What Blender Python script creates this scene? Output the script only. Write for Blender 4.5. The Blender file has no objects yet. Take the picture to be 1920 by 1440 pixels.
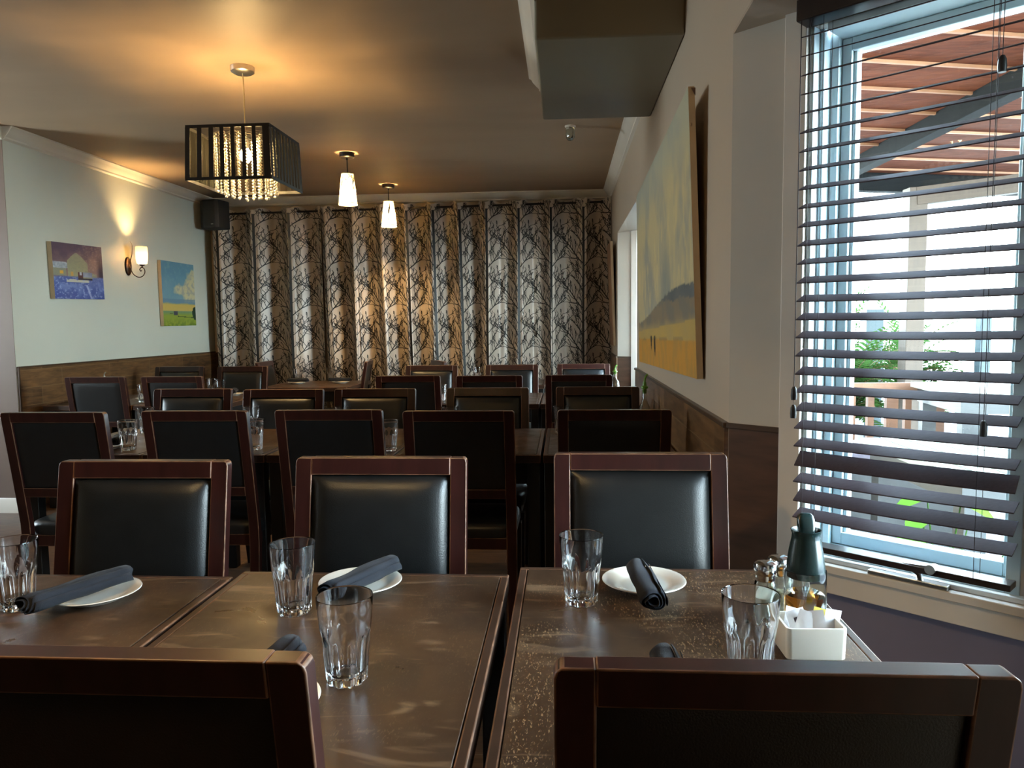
import bpy, math, random
import numpy as np
from math import sin, cos, pi, radians
from mathutils import Vector, Matrix, noise
random.seed(7)
S = bpy.context.scene
COL = S.collection

# ------------------------------------------------------------------ camera
cam = bpy.data.objects.new('camera', bpy.data.cameras.new('camera'))
COL.objects.link(cam); S.camera = cam
cam.data.sensor_width = 36; cam.data.lens = 1420*36/1920
cam.data.clip_start = .02
cam.matrix_world = (Matrix.Translation((0, 0, 1.31)) @ Matrix.Rotation(.069553, 4, 'Z')
                    @ Matrix.Rotation(pi/2-.077951, 4, 'X') @ Matrix.Rotation(-.011, 4, 'Z'))

# ------------------------------------------------------------------ world, sun, exposure
W = bpy.data.worlds.new('daylight'); S.world = W; W.use_nodes = True
nt = W.node_tree; bg = nt.nodes['Background']
tc = nt.nodes.new('ShaderNodeTexCoord'); sx = nt.nodes.new('ShaderNodeSeparateXYZ')
rp = nt.nodes.new('ShaderNodeValToRGB')
nt.links.new(tc.outputs['Generated'], sx.inputs[0]); nt.links.new(sx.outputs['Z'], rp.inputs[0])
rp.color_ramp.elements[0].color = (.80, .95, 1, 1); rp.color_ramp.elements[1].color = (.42, .68, 1, 1)
rp.color_ramp.elements[0].position = .05
nt.links.new(rp.outputs[0], bg.inputs[0]); bg.inputs[1].default_value = 13
sun = bpy.data.objects.new('sun', bpy.data.lights.new('sun', 'SUN')); COL.objects.link(sun)
sun.data.energy = 2.5; sun.data.angle = .02; sun.data.color = (1, .95, .85)
sun.rotation_euler = (radians(36), 0, 0)

def portal(loc, rz, w, h):
    l = bpy.data.lights.new('window_portal', 'AREA'); l.shape = 'RECTANGLE'; l.size = w; l.size_y = h
    l.cycles.is_portal = True
    o = bpy.data.objects.new('window_portal', l); COL.objects.link(o)
    o.location = loc; o.rotation_euler = (pi/2, 0, rz)

S.view_settings.view_transform = 'Standard'; S.view_settings.look = 'None'
S.view_settings.gamma = 1; S.view_settings.use_curve_mapping = False
S.view_settings.exposure = 1.8
S.cycles.use_denoising = True; S.cycles.max_bounces = 9; S.cycles.transmission_bounces = 9
S.cycles.transparent_max_bounces = 24; S.cycles.sample_clamp_indirect = 6
S.cycles.use_adaptive_sampling = True; S.cycles.adaptive_threshold = .015

# ------------------------------------------------------------------ materials
def srgb(*c):
    return tuple((x/255/12.92 if x <= 10 else ((x/255+.055)/1.055)**2.4) for x in c)
def N(nt, t, **k):
    n = nt.nodes.new(t)
    for a, b in k.items(): setattr(n, a, b)
    return n
def bare(name):
    m = bpy.data.materials.new(name); m.use_nodes = True
    return m, m.node_tree, m.node_tree.nodes['Principled BSDF']
def mat(name, col, rough=.5, metal=0, spec=.5, var=0, scale=8, bump=0, bscale=200, stretch=(1, 1, 1), coat=0, sheen=0):
    m, nt, b = bare(name)
    b.inputs['Base Color'].default_value = (*col, 1); b.inputs['Roughness'].default_value = rough
    b.inputs['Metallic'].default_value = metal; b.inputs['Specular IOR Level'].default_value = spec
    b.inputs['Coat Weight'].default_value = coat; b.inputs['Coat Roughness'].default_value = .15
    b.inputs['Sheen Weight'].default_value = sheen
    tc = N(nt, 'ShaderNodeTexCoord'); mp = N(nt, 'ShaderNodeMapping'); mp.inputs['Scale'].default_value = stretch
    nt.links.new(tc.outputs['Object'], mp.inputs[0])
    nz = N(nt, 'ShaderNodeTexNoise'); nz.inputs['Scale'].default_value = scale; nz.inputs['Detail'].default_value = 5
    nt.links.new(mp.outputs[0], nz.inputs['Vector'])
    cr = N(nt, 'ShaderNodeValToRGB')
    cr.color_ramp.elements[0].position = .3; cr.color_ramp.elements[1].position = .7
    cr.color_ramp.elements[0].color = (*[c*(1-var) for c in col], 1)
    cr.color_ramp.elements[1].color = (*[min(1, c*(1+var)) for c in col], 1)
    nt.links.new(nz.outputs['Fac'], cr.inputs[0]); nt.links.new(cr.outputs[0], b.inputs['Base Color'])
    if bump:
        n2 = N(nt, 'ShaderNodeTexNoise'); n2.inputs['Scale'].default_value = bscale
        nt.links.new(mp.outputs[0], n2.inputs['Vector'])
        bp = N(nt, 'ShaderNodeBump'); bp.inputs['Strength'].default_value = bump; bp.inputs['Distance'].default_value = .002
        nt.links.new(n2.outputs['Fac'], bp.inputs['Height']); nt.links.new(bp.outputs[0], b.inputs['Normal'])
    return m
def emit(name, col, s):
    m, nt, b = bare(name); b.inputs['Base Color'].default_value = (*col, 1)
    b.inputs['Emission Color'].default_value = (*col, 1); b.inputs['Emission Strength'].default_value = s
    return m
def glassy(name, col=(1, 1, 1), rough=0.0, ior=1.45):
    m, nt, b = bare(name); b.inputs['Base Color'].default_value = (*col, 1)
    b.inputs['Transmission Weight'].default_value = 1; b.inputs['Roughness'].default_value = rough; b.inputs['IOR'].default_value = ior
    return m
def thin(name, tint, refl=.9, dirt=0):
    """thin pane: transparent with a Fresnel reflection, optional specks of dirt"""
    m, nt, b = bare(name); nt.nodes.remove(b); out = nt.nodes['Material Output']
    t = N(nt, 'ShaderNodeBsdfTransparent'); t.inputs[0].default_value = (*tint, 1)
    g = N(nt, 'ShaderNodeBsdfGlossy'); g.inputs['Roughness'].default_value = .0; g.inputs['Color'].default_value = (refl, refl, refl, 1)
    f = N(nt, 'ShaderNodeFresnel'); f.inputs[0].default_value = 1.5
    mx = N(nt, 'ShaderNodeMixShader'); nt.links.new(f.outputs[0], mx.inputs[0]); nt.links.new(t.outputs[0], mx.inputs[1]); nt.links.new(g.outputs[0], mx.inputs[2])
    last = mx
    if dirt:
        d = N(nt, 'ShaderNodeBsdfDiffuse'); d.inputs[0].default_value = (.8, .85, .9, 1)
        tcn = N(nt, 'ShaderNodeTexCoord'); nz = N(nt, 'ShaderNodeTexNoise'); nz.inputs['Scale'].default_value = 120; nz.inputs['Detail'].default_value = 3
        nt.links.new(tcn.outputs['Object'], nz.inputs['Vector'])
        cr = N(nt, 'ShaderNodeValToRGB'); cr.color_ramp.elements[0].position = .66; cr.color_ramp.elements[1].position = .8
        cr.color_ramp.elements[0].color = (.003,)*3+(1,); cr.color_ramp.elements[1].color = (dirt,)*3+(1,)
        nt.links.new(nz.outputs['Fac'], cr.inputs[0])
        m2 = N(nt, 'ShaderNodeMixShader'); nt.links.new(cr.outputs[0], m2.inputs[0]); nt.links.new(mx.outputs[0], m2.inputs[1]); nt.links.new(d.outputs[0], m2.inputs[2]); last = m2
    nt.links.new(last.outputs[0], out.inputs[0])
    return m
def cloth_shade(name, col, trans, transp=0.0, rough=1):
    """lamp fabric or frosted glass: diffuse + translucent + optional see-through weave"""
    m, nt, b = bare(name); nt.nodes.remove(b); out = nt.nodes['Material Output']
    d = N(nt, 'ShaderNodeBsdfDiffuse'); d.inputs[0].default_value = (*col, 1)
    t = N(nt, 'ShaderNodeBsdfTranslucent'); t.inputs[0].default_value = (*col, 1)
    mx = N(nt, 'ShaderNodeMixShader'); mx.inputs[0].default_value = trans
    nt.links.new(d.outputs[0], mx.inputs[1]); nt.links.new(t.outputs[0], mx.inputs[2]); last = mx
    if transp:
        p = N(nt, 'ShaderNodeBsdfTransparent'); m2 = N(nt, 'ShaderNodeMixShader'); m2.inputs[0].default_value = transp
        nt.links.new(mx.outputs[0], m2.inputs[1]); nt.links.new(p.outputs[0], m2.inputs[2]); last = m2
    nt.links.new(last.outputs[0], out.inputs[0])
    return m
def painted(name, rough=.55):
    m, nt, b = bare(name); a = N(nt, 'ShaderNodeAttribute'); a.attribute_name = 'paint'
    nt.links.new(a.outputs['Color'], b.inputs['Base Color']); b.inputs['Roughness'].default_value = rough
    nz = N(nt, 'ShaderNodeTexNoise'); nz.inputs['Scale'].default_value = 90; tcn = N(nt, 'ShaderNodeTexCoord'); nt.links.new(tcn.outputs['Object'], nz.inputs['Vector'])
    bp = N(nt, 'ShaderNodeBump'); bp.inputs['Strength'].default_value = .25; bp.inputs['Distance'].default_value = .003
    nt.links.new(nz.outputs['Fac'], bp.inputs['Height']); nt.links.new(bp.outputs[0], b.inputs['Normal'])
    return m
def plank(name, c1, c2, grout, axes, bw, rh, rough=.45, spec=.5):
    """wood-look tile: brick layout in the plane given by two axes, streaky grain"""
    m, nt, b = bare(name); b.inputs['Roughness'].default_value = rough; b.inputs['Specular IOR Level'].default_value = spec
    tcn = N(nt, 'ShaderNodeTexCoord'); sp = N(nt, 'ShaderNodeSeparateXYZ'); cb = N(nt, 'ShaderNodeCombineXYZ')
    nt.links.new(tcn.outputs['Object'], sp.inputs[0])
    nt.links.new(sp.outputs[axes[0]], cb.inputs[0]); nt.links.new(sp.outputs[axes[1]], cb.inputs[1])
    br = N(nt, 'ShaderNodeTexBrick'); br.inputs['Scale'].default_value = 1; br.inputs['Brick Width'].default_value = bw; br.inputs['Row Height'].default_value = rh
    br.inputs['Mortar Size'].default_value = .0022; br.inputs['Mortar Smooth'].default_value = .1; br.offset = .37
    br.inputs['Color1'].default_value = (0, 0, 0, 1); br.inputs['Color2'].default_value = (1, 1, 1, 1); br.inputs['Mortar'].default_value = (.5, .5, .5, 1)
    nt.links.new(cb.outputs[0], br.inputs['Vector'])
    mp = N(nt, 'ShaderNodeMapping'); mp.inputs['Scale'].default_value = (4, 26, 1); nt.links.new(cb.outputs[0], mp.inputs[0])
    nz = N(nt, 'ShaderNodeTexNoise'); nz.inputs['Scale'].default_value = 1.6; nz.inputs['Detail'].default_value = 6; nz.inputs['Distortion'].default_value = .8
    nt.links.new(mp.outputs[0], nz.inputs['Vector'])
    ad = N(nt, 'ShaderNodeMath', operation='MULTIPLY_ADD'); ad.inputs[1].default_value = .22; nt.links.new(br.outputs['Color'], ad.inputs[0]); nt.links.new(nz.outputs['Fac'], ad.inputs[2])
    cr = N(nt, 'ShaderNodeValToRGB'); cr.color_ramp.elements[0].position = .35; cr.color_ramp.elements[1].position = .85
    cr.color_ramp.elements[0].color = (*c1, 1); cr.color_ramp.elements[1].color = (*c2, 1); nt.links.new(ad.outputs[0], cr.inputs[0])
    mx = N(nt, 'ShaderNodeMixRGB'); nt.links.new(br.outputs['Fac'], mx.inputs[0]); nt.links.new(cr.outputs[0], mx.inputs[1]); mx.inputs[2].default_value = (*grout, 1)
    nt.links.new(mx.outputs[0], b.inputs['Base Color'])
    bp = N(nt, 'ShaderNodeBump'); bp.inputs['Strength'].default_value = .4; bp.inputs['Distance'].default_value = .002; bp.invert = True
    nt.links.new(br.outputs['Fac'], bp.inputs['Height']); nt.links.new(bp.outputs[0], b.inputs['Normal'])
    return m
def tablewood(name, worn):
    """dark stained veneer; faint swirling wipe marks, and flecks where the stain is worn through"""
    m, nt, b = bare(name)
    b.inputs['Roughness'].default_value = .34; b.inputs['Specular IOR Level'].default_value = .42
    tcn = N(nt, 'ShaderNodeTexCoord')
    def noisy(sc, scale, det, dist, lo, hi, rot=0):
        mp = N(nt, 'ShaderNodeMapping'); mp.inputs['Scale'].default_value = sc; mp.inputs['Rotation'].default_value = (0, 0, rot); nt.links.new(tcn.outputs['Object'], mp.inputs[0])
        nz = N(nt, 'ShaderNodeTexNoise'); nz.inputs['Scale'].default_value = scale; nz.inputs['Detail'].default_value = det; nz.inputs['Distortion'].default_value = dist
        nt.links.new(mp.outputs[0], nz.inputs['Vector'])
        r = N(nt, 'ShaderNodeMapRange'); r.inputs[1].default_value = lo; r.inputs[2].default_value = hi; nt.links.new(nz.outputs['Fac'], r.inputs[0])
        return r.outputs[0]
    def mix(f, a, c):
        x = N(nt, 'ShaderNodeMixRGB')
        nt.links.new(f, x.inputs[0])
        if isinstance(a, tuple): x.inputs[1].default_value = (*a, 1)
        else: nt.links.new(a, x.inputs[1])
        x.inputs[2].default_value = (*c, 1); return x.outputs[0]
    def mul(a, c):
        x = N(nt, 'ShaderNodeMath', operation='MULTIPLY'); nt.links.new(a, x.inputs[0])
        if isinstance(c, float): x.inputs[1].default_value = c
        else: nt.links.new(c, x.inputs[1])
        return x.outputs[0]
    base = mix(noisy((1, 1, 1), 4, 5, 1.2, .3, .7), srgb(46, 32, 23), srgb(78, 55, 37))
    sw = mul(noisy((1, 4, 1), 5, 8, 1.6, .58, .72, .9), .5)
    c = mix(sw, base, srgb(140, 112, 84))
    fl = mul(noisy((34, 10, 1), 11, 3, .6, .59, .65), noisy((1, 1, 1), 5, 4, .5, .40, .56))
    c = mix(mul(fl, .95 if worn else .22), c, srgb(150, 122, 90))
    nt.links.new(c, b.inputs['Base Color'])
    rr = N(nt, 'ShaderNodeMapRange'); rr.inputs[3].default_value = .27; rr.inputs[4].default_value = .44; nt.links.new(noisy((1, 1, 1), 9, 6, 1, .3, .7), rr.inputs[0])
    nt.links.new(rr.outputs[0], b.inputs['Roughness'])
    return m

M = {}
M['wall'] = mat('greige_wall_paint', srgb(212, 212, 198), .42, spec=.4, var=.03, scale=1.5, bump=.12, bscale=160)
M['wall_r'] = mat('taupe_wall_paint', srgb(190, 172, 152), .4, spec=.45, var=.03, scale=1.5, bump=.12, bscale=160)
M['bulk'] = mat('shaded_olive_bulkhead_paint', srgb(128, 120, 102), .5, spec=.4, var=.03, scale=2)  # olive paint, with the shade of the underside put into its colour
M['return'] = mat('brown_taupe_paint', srgb(116, 96, 84), .45, var=.03)
M['gloss'] = mat('glossy_reveal_paint', srgb(200, 192, 180), .22, spec=.5, var=.04, scale=3, bump=.15, bscale=14)
M['ceil'] = mat('ceiling_paint', srgb(164, 139, 113), .55, spec=.3, var=.05, scale=1.2, bump=.1, bscale=60, stretch=(1, 3, 1))
M['crown'] = mat('cream_moulding_paint', srgb(226, 216, 200), .35, spec=.5, var=.04, scale=4)
M['white_trim'] = mat('cream_trim_paint', srgb(222, 212, 200), .35, spec=.5, var=.06, scale=5)
M['dado'] = mat('slate_paint', srgb(122, 116, 134), .45, spec=.4, var=.1, scale=3)
M['vinyl'] = mat('white_vinyl', srgb(190, 206, 210), .3, spec=.5, var=.03)
M['tile'] = plank('wood_look_wall_tile', srgb(62, 42, 28), srgb(128, 92, 58), srgb(132, 104, 72), ('Y', 'Z'), .62, .128, .33)
M['tile_d'] = mat('wood_look_tile_reveal', srgb(84, 58, 42), .35, var=.3, scale=3, stretch=(2, 2, 10))
M['cap'] = mat('tile_edge_trim', srgb(74, 54, 38), .35, var=.15, scale=6)
M['floor'] = plank('wood_look_floor_tile', srgb(66, 46, 34), srgb(112, 82, 58), srgb(120, 98, 76), ('X', 'Y'), .9, .17, .35)
M['wood'] = mat('mahogany_stain', srgb(46, 20, 17), .3, spec=.5, var=.35, scale=5, stretch=(7, 7, 1), coat=.05)
M['worn'] = mat('worn_wood_edge', srgb(106, 74, 55), .35, var=.6, scale=30)
M['leather'] = mat('black_leather', srgb(22, 23, 24), .36, spec=.55, var=.2, scale=20, bump=.25, bscale=420)
M['table'] = tablewood('stained_table_veneer', False)
M['table_worn'] = tablewood('worn_table_veneer', True)
M['edge'] = mat('table_edge_band', srgb(58, 40, 30), .32, var=.3, scale=12)
M['black'] = mat('black_painted_wood', srgb(22, 20, 19), .45, var=.2)
M['tumbler'] = glassy('tumbler_glass')
M['china'] = mat('white_china', srgb(226, 220, 208), .16, spec=.5, var=.02, coat=.4)
M['napkin'] = mat('charcoal_napkin', srgb(34, 36, 43), .85, spec=.2, var=.15, scale=30, bump=.5, bscale=900, sheen=.06)
M['steel'] = mat('brushed_steel', (.62, .6, .56), .28, metal=1, var=.1, scale=30)
M['chrome'] = mat('polished_chrome', (.75, .75, .75), .12, metal=1)
M['iron'] = mat('bronze_iron', srgb(66, 48, 38), .38, metal=.7, var=.3, scale=20)
M['dark_metal'] = mat('dark_metal', srgb(38, 33, 30), .4, metal=.5)
M['speaker'] = mat('black_speaker_plastic', srgb(34, 34, 36), .5, var=.1, bump=.3, bscale=500)
M['paint'] = painted('oil_paint')
M['rawedge'] = mat('raw_canvas_edge', srgb(205, 182, 150), .7, var=.1, scale=8)
M['curtain'] = mat('silver_satin_curtain', srgb(190, 174, 158), .38, spec=.6, var=.05, scale=3, sheen=.3)
M['ink'] = mat('black_branch_print', srgb(24, 20, 18), .5, spec=.4)
M['blind'] = mat('dark_blind_slat', srgb(70, 58, 60), .7, spec=.15, var=.14, scale=6, stretch=(1, 40, 40))
M['valance'] = mat('dark_blind_valance', srgb(48, 36, 32), .35, var=.2, scale=5, stretch=(1, 1, 14))
M['cord'] = mat('dark_cord', srgb(52, 40, 44), .7)
M['pane'] = thin('window_glass', (.94, .98, .97), dirt=.16)
M['cable'] = mat('clear_lamp_cord', srgb(205, 185, 140), .3)
M['sheer'] = cloth_shade('sheer_black_organza', srgb(34, 30, 26), .3, .36)
M['sheer_side'] = cloth_shade('angle_darkened_organza', srgb(30, 30, 27), .12, .07)  # same organza; darkening at the oblique viewing angle put into colour and opacity
M['band'] = mat('black_ribbon', srgb(16, 13, 12), .6)
M['bead'] = None
M['bulb'] = emit('warm_bulb', (1, .67, .28), 470)
M['bulb2'] = emit('warm_small_bulb', (1, .68, .30), 620)
M['bulb3'] = emit('warm_pendant_bulb', (1, .66, .28), 1000)
M['shade'] = cloth_shade('lit_cream_shade', (.86, .78, .56), .6)
M['frost'] = cloth_shade('frosted_glass_shade', (.93, .86, .74), .55)
m, nt, b = bare('crystal_bead'); b.inputs['Base Color'].default_value = (1, .95, .85, 1); b.inputs['Roughness'].default_value = .12
b.inputs['Specular IOR Level'].default_value = 1; b.inputs['Transmission Weight'].default_value = .55; b.inputs['IOR'].default_value = 1.5
M['bead'] = m
M['syrup'] = glassy('amber_syrup', (.72, .26, .03), .02, 1.35)
M['plastic_green'] = mat('dark_green_plastic', srgb(22, 42, 42), .25, spec=.6)
M['spout_green'] = mat('green_spout', srgb(96, 140, 40), .35)
M['clear_bottle'] = glassy('bottle_glass', (.93, .98, .95), .03)
M['oil'] = glassy('olive_oil', (.55, .5, .12), .03, 1.4)
M['packet'] = mat('white_paper_packet', srgb(222, 220, 224), .6, var=.05, scale=30)
M['packet_y'] = mat('yellow_paper_packet', srgb(228, 208, 92), .6, var=.05)
M['grey_print'] = mat('grey_print', srgb(96, 94, 104), .6)
M['salt'] = mat('table_salt', srgb(226, 220, 206), .9, var=.08, scale=200)
M['pepper'] = mat('ground_pepper', srgb(120, 108, 84), .9, var=.4, scale=200)
M['cedar'] = plank('cedar_roof_boards', srgb(66, 31, 18), srgb(100, 54, 34), srgb(82, 46, 30), ('X', 'Y'), 2.4, .41, .9, .08)
M['batten'] = mat('pale_batten', srgb(140, 98, 68), .6, var=.1)
M['post'] = mat('tan_post', srgb(66, 54, 43), .7, var=.15, scale=6, stretch=(8, 8, 1))
M['teal'] = mat('teal_grey_post', srgb(36, 52, 57), .6, var=.1)
M['beam'] = mat('dark_beam', srgb(17, 19, 20), .9, spec=.1, var=.15)
M['rail'] = mat('orange_cedar', srgb(100, 66, 44), .7, var=.25, scale=8)
M['deckpale'] = mat('pale_painted_plank', srgb(128, 140, 127), .5, var=.06)
M['ext_black'] = mat('weathered_black_panel', srgb(24, 28, 30), .4, var=.2, scale=30)
M['plum'] = mat('plum_grey_plastic', srgb(78, 70, 78), .5)
M['paver'] = plank('patio_paver', srgb(56, 52, 55), srgb(92, 88, 91), srgb(46, 44, 47), ('X', 'Y'), .6, .3, .7)
M['leaf'] = cloth_shade('bright_leaf', srgb(76, 112, 40), .5)
M['fern'] = cloth_shade('fern_green', srgb(46, 70, 32), .5)
M['render'] = mat('white_render', srgb(226, 232, 232), .7, var=.04)

# ------------------------------------------------------------------ mesh helpers
class MB:
    def __init__(s): s.v = []; s.f = []; s.m = []
    def add(s, vs, fs, mi=0, T=None):
        n = len(s.v)
        s.v += [tuple(T @ Vector(p)) if T is not None else tuple(p) for p in vs]
        s.f += [tuple(i+n for i in f) for f in fs]; s.m += [mi]*len(fs); return s
    def box(s, a, b, mi=0, T=None):
        (x0, y0, z0), (x1, y1, z1) = a, b
        vs = [(x, y, z) for z in (z0, z1) for y in (y0, y1) for x in (x0, x1)]
        return s.add(vs, [(0, 2, 3, 1), (4, 5, 7, 6), (0, 1, 5, 4), (2, 6, 7, 3), (0, 4, 6, 2), (1, 3, 7, 5)], mi, T)
    def bar(s, p, q, w, h, mi=0, up=(0, 0, 1), taper=1):
        """box beam from p to q, w across, h along up"""
        p, q = Vector(p), Vector(q); d = (q-p).normalized(); up = Vector(up)
        x = d.cross(up).normalized(); u = x.cross(d)
        vs = []
        for c, k in ((p, 1), (q, taper)):
            vs += [c-x*w/2*k-u*h/2*k, c+x*w/2*k-u*h/2*k, c+x*w/2*k+u*h/2*k, c-x*w/2*k+u*h/2*k]
        return s.add(vs, [(3, 2, 1, 0), (4, 5, 6, 7), (0, 1, 5, 4), (1, 2, 6, 5), (2, 3, 7, 6), (3, 0, 4, 7)], mi)
    def tube(s, pts, r, n=8, mi=0, caps=True):
        pts = [Vector(p) for p in pts]; rs = r if isinstance(r, (list, tuple)) else [r]*len(pts)
        ref = Vector((0, 0, 1)); vs = []; prev = None
        for i, p in enumerate(pts):
            d = (pts[min(i+1, len(pts)-1)]-pts[max(i-1, 0)]).normalized()
            if prev is None:
                a = d.cross(ref if abs(d.z) < .9 else Vector((1, 0, 0))).normalized()
            else:
                a = (prev-d*prev.dot(d)).normalized()
            prev = a; c = d.cross(a)
            vs += [p+(a*cos(2*pi*k/n)+c*sin(2*pi*k/n))*rs[i] for k in range(n)]
        fs = [(i*n+k, i*n+(k+1) % n, (i+1)*n+(k+1) % n, (i+1)*n+k) for i in range(len(pts)-1) for k in range(n)]
        if caps: fs += [tuple(range(n-1, -1, -1)), tuple((len(pts)-1)*n+k for k in range(n))]
        return s.add(vs, fs, mi)
    def lathe(s, prof, n=32, mi=0, T=None, facet=None):
        """prof: (r, z) list; r==0 ends make a pole; facet(i, r, ang) may change the radius"""
        vs = []; fs = []; rows = []
        for i, (r, z) in enumerate(prof):
            if r <= 1e-6: rows.append([len(vs)]); vs.append((0, 0, z))
            else:
                rows.append(list(range(len(vs), len(vs)+n)))
                for k in range(n):
                    a = 2*pi*k/n; rr = facet(i, r, a) if facet else r
                    vs.append((rr*cos(a), rr*sin(a), z))
        for A, B in zip(rows[:-1], rows[1:]):
            for k in range(n):
                k2 = (k+1) % n
                if len(A) == 1 and len(B) == 1: continue
                if len(A) == 1: fs.append((A[0], B[k2], B[k]))
                elif len(B) == 1: fs.append((A[k], A[k2], B[0]))
                else: fs.append((A[k], A[k2], B[k2], B[k]))
        return s.add(vs, fs, mi, T)
    def sweep(s, prof, path, mi=0, closed=True, side=1, caps=True):
        """prof: (out, down) polygon swept along a level path of (x, y, z)"""
        P = [Vector(p) for p in path]; n = len(prof); vs = []
        for i, p in enumerate(P):
            d1 = (P[i]-P[i-1]).normalized() if i else (P[1]-P[0]).normalized()
            d2 = (P[i+1]-P[i]).normalized() if i < len(P)-1 else d1
            n1 = Vector((d1.y, -d1.x, 0))*side; n2 = Vector((d2.y, -d2.x, 0))*side
            b = (n1+n2).normalized(); b = b/max(.3, b.dot(n1))
            vs += [p+b*o+Vector((0, 0, z)) for o, z in prof]
        fs = [(i*n+k, i*n+(k+1) % n, (i+1)*n+(k+1) % n, (i+1)*n+k) for i in range(len(P)-1) for k in range(n)]
        if caps: fs += [tuple(range(n)), tuple((len(P)-1)*n+k for k in range(n-1, -1, -1))]
        return s.add(vs, fs, mi)
    def build(s, name, mats, parent=None, smooth=None, bevel=0, seg=2, bmat=-1, loc=None, solid=0, subsurf=0):
        me = bpy.data.meshes.new(name); me.from_pydata(s.v, [], s.f)
        for x in (mats if isinstance(mats, (list, tuple)) else [mats]): me.materials.append(M[x] if isinstance(x, str) else x)
        me.polygons.foreach_set('material_index', s.m)
        import bmesh as _b
        bm = _b.new(); bm.from_mesh(me); _b.ops.recalc_face_normals(bm, faces=bm.faces); bm.to_mesh(me); bm.free()
        if smooth is not None:
            me.shade_smooth(); me.set_sharp_from_angle(angle=radians(smooth))
        o = bpy.data.objects.new(name, me); COL.objects.link(o)
        if parent: o.parent = parent
        if loc: o.location = loc
        if solid:
            q = o.modifiers.new('solid', 'SOLIDIFY'); q.thickness = solid; q.offset = 0
        if subsurf:
            q = o.modifiers.new('sub', 'SUBSURF'); q.levels = q.render_levels = subsurf
        if bevel:
            q = o.modifiers.new('bevel', 'BEVEL'); q.width = bevel; q.segments = seg; q.limit_method = 'ANGLE'; q.angle_limit = radians(35)
            q.harden_normals = True; q.material = bmat
            me.shade_smooth(); me.set_sharp_from_angle(angle=radians(35))
        me.update()
        return o
def tag(o, label, cat, group=None):
    o['label'] = label; o['category'] = cat
    if group: o['group'] = group
    return o
def thing(name, label, cat, loc=(0, 0, 0), rz=0, group=None):
    o = bpy.data.objects.new(name, None); COL.objects.link(o); o.empty_display_size = .1
    o.location = loc; o.rotation_euler = (0, 0, rz); return tag(o, label, cat, group)
def struct(o): o['kind'] = 'structure'; return o
def dup(root, loc, rz, label, group=None, cat=None):
    r = root.copy(); COL.objects.link(r); r.location = loc; r.rotation_euler = (0, 0, rz); r['label'] = label
    if group: r['group'] = group
    for ch in list(root.children):
        c = ch.copy(); COL.objects.link(c); c.parent = r
        for g in list(ch.children):
            d = g.copy(); COL.objects.link(d); d.parent = c
    return r
def fbm(x, y, z=0, o=4):
    return noise.fractal(Vector((x, y, z)), 1.0, 2.0, o)

# ------------------------------------------------------------------ room shell
XR, XL, YB, ZC = .495, -3.88, 8.2, 2.72
BZ = 2.15                                            # ceiling height inside the window bays
TH = radians(48); DX, DY = sin(TH), -cos(TH)         # direction of a bay's far panel, wall -> outwards and nearer
BAYS = [(2.315, .30, .80), (7.12, 5.235, .50)]      # far corner Y, near corner Y, panel length
struct(MB().box((-6.2, -7.0, -.12), (1.6, 8.4, 0)).build('floor', 'floor'))
struct(MB().box((-6.2, -7.0, ZC), (.66, 8.4, ZC+.1)).build('ceiling', 'ceil'))
w = MB()
w.box((XR, 2.315, 0), (XR+.15, 5.235, ZC)); w.box((XR, 7.12, 0), (XR+.15, 8.4, ZC)); w.box((XR, -7.0, 0), (XR+.15, .30, ZC))
w.box((XR, 5.235, BZ), (XR+.15, 7.12, ZC)); w.box((XR, 0.30, BZ), (XR+.15, 2.315, ZC))
struct(w.build('wall_right', 'wall_r'))
struct(MB().box((XL-.12, YB, 0), (XR, YB+.15, ZC)).build('wall_back', 'wall_r'))
struct(MB().box((XL-.12, 5.11, 0), (XL, YB, ZC)).build('wall_left', 'wall', bevel=.006))
struct(MB().box((-6.2, 5.108, 0), (XL-.002, 5.112, ZC)).box((-6.2, 5.11, 0), (XL-.12, 5.23, ZC)).build('wall_left_return', 'return'))
w = MB()
LW = [(3.4, 4.2)]                                     # window of the far left wall, outside the frame
w.box((-6.2, -7.0, 0), (-6.1, 5.11, .85)); w.box((-6.2, -7.0, 2.2), (-6.1, 5.11, ZC)); w.box((-6.2, -7.0, .85), (-6.1, 3.4, 2.2)); w.box((-6.2, 4.2, .85), (-6.1, 5.11, 2.2))
struct(w.build('wall_far_left', 'wall_r'))
for a, b in LW: portal((-6.22, (a+b)/2, 1.525), -pi/2, b-a, 1.35)
struct(MB().box((-6.1, -7.0, 0), (XR, -6.9, ZC)).build('wall_behind', 'dado'))

# boxed bulkhead
struct(MB().box((-.115, 3.206, 2.475), (XR, 4.441, ZC)).build('trim_bulkhead', 'bulk', bevel=.012, seg=3))

# crown mouldings
CR = [(0, 0), (.078, 0), (.078, -.012), (.066, -.018), (.056, -.036), (.036, -.058), (.022, -.070), (.020, -.082), (.010, -.086), (0, -.092)]
struct(MB().sweep(CR, [(XL, 5.11, ZC), (XL, YB, ZC), (XR, YB, ZC), (XR, 4.441, ZC)], side=1).build('trim_crown', 'crown', smooth=35))
struct(MB().sweep(CR, [(-.115, 2.9, ZC), (-.115, 4.441, ZC)], side=-1).build('trim_bulkhead_crown', 'crown', smooth=35))
struct(MB().sweep(CR, [(-6.1, 5.11, ZC), (XL, 5.11, ZC)], side=1).build('trim_return_crown', 'crown', smooth=35))
BB = [(0, 0), (.016, 0), (.016, .075), (.011, .085), (.011, .098), (.005, .108), (0, .108)]
struct(MB().sweep(BB, [(-6.1, 5.11, 0), (XL, 5.11, 0)], side=1).build('baseboard_left_return', 'crown', smooth=35))

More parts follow.
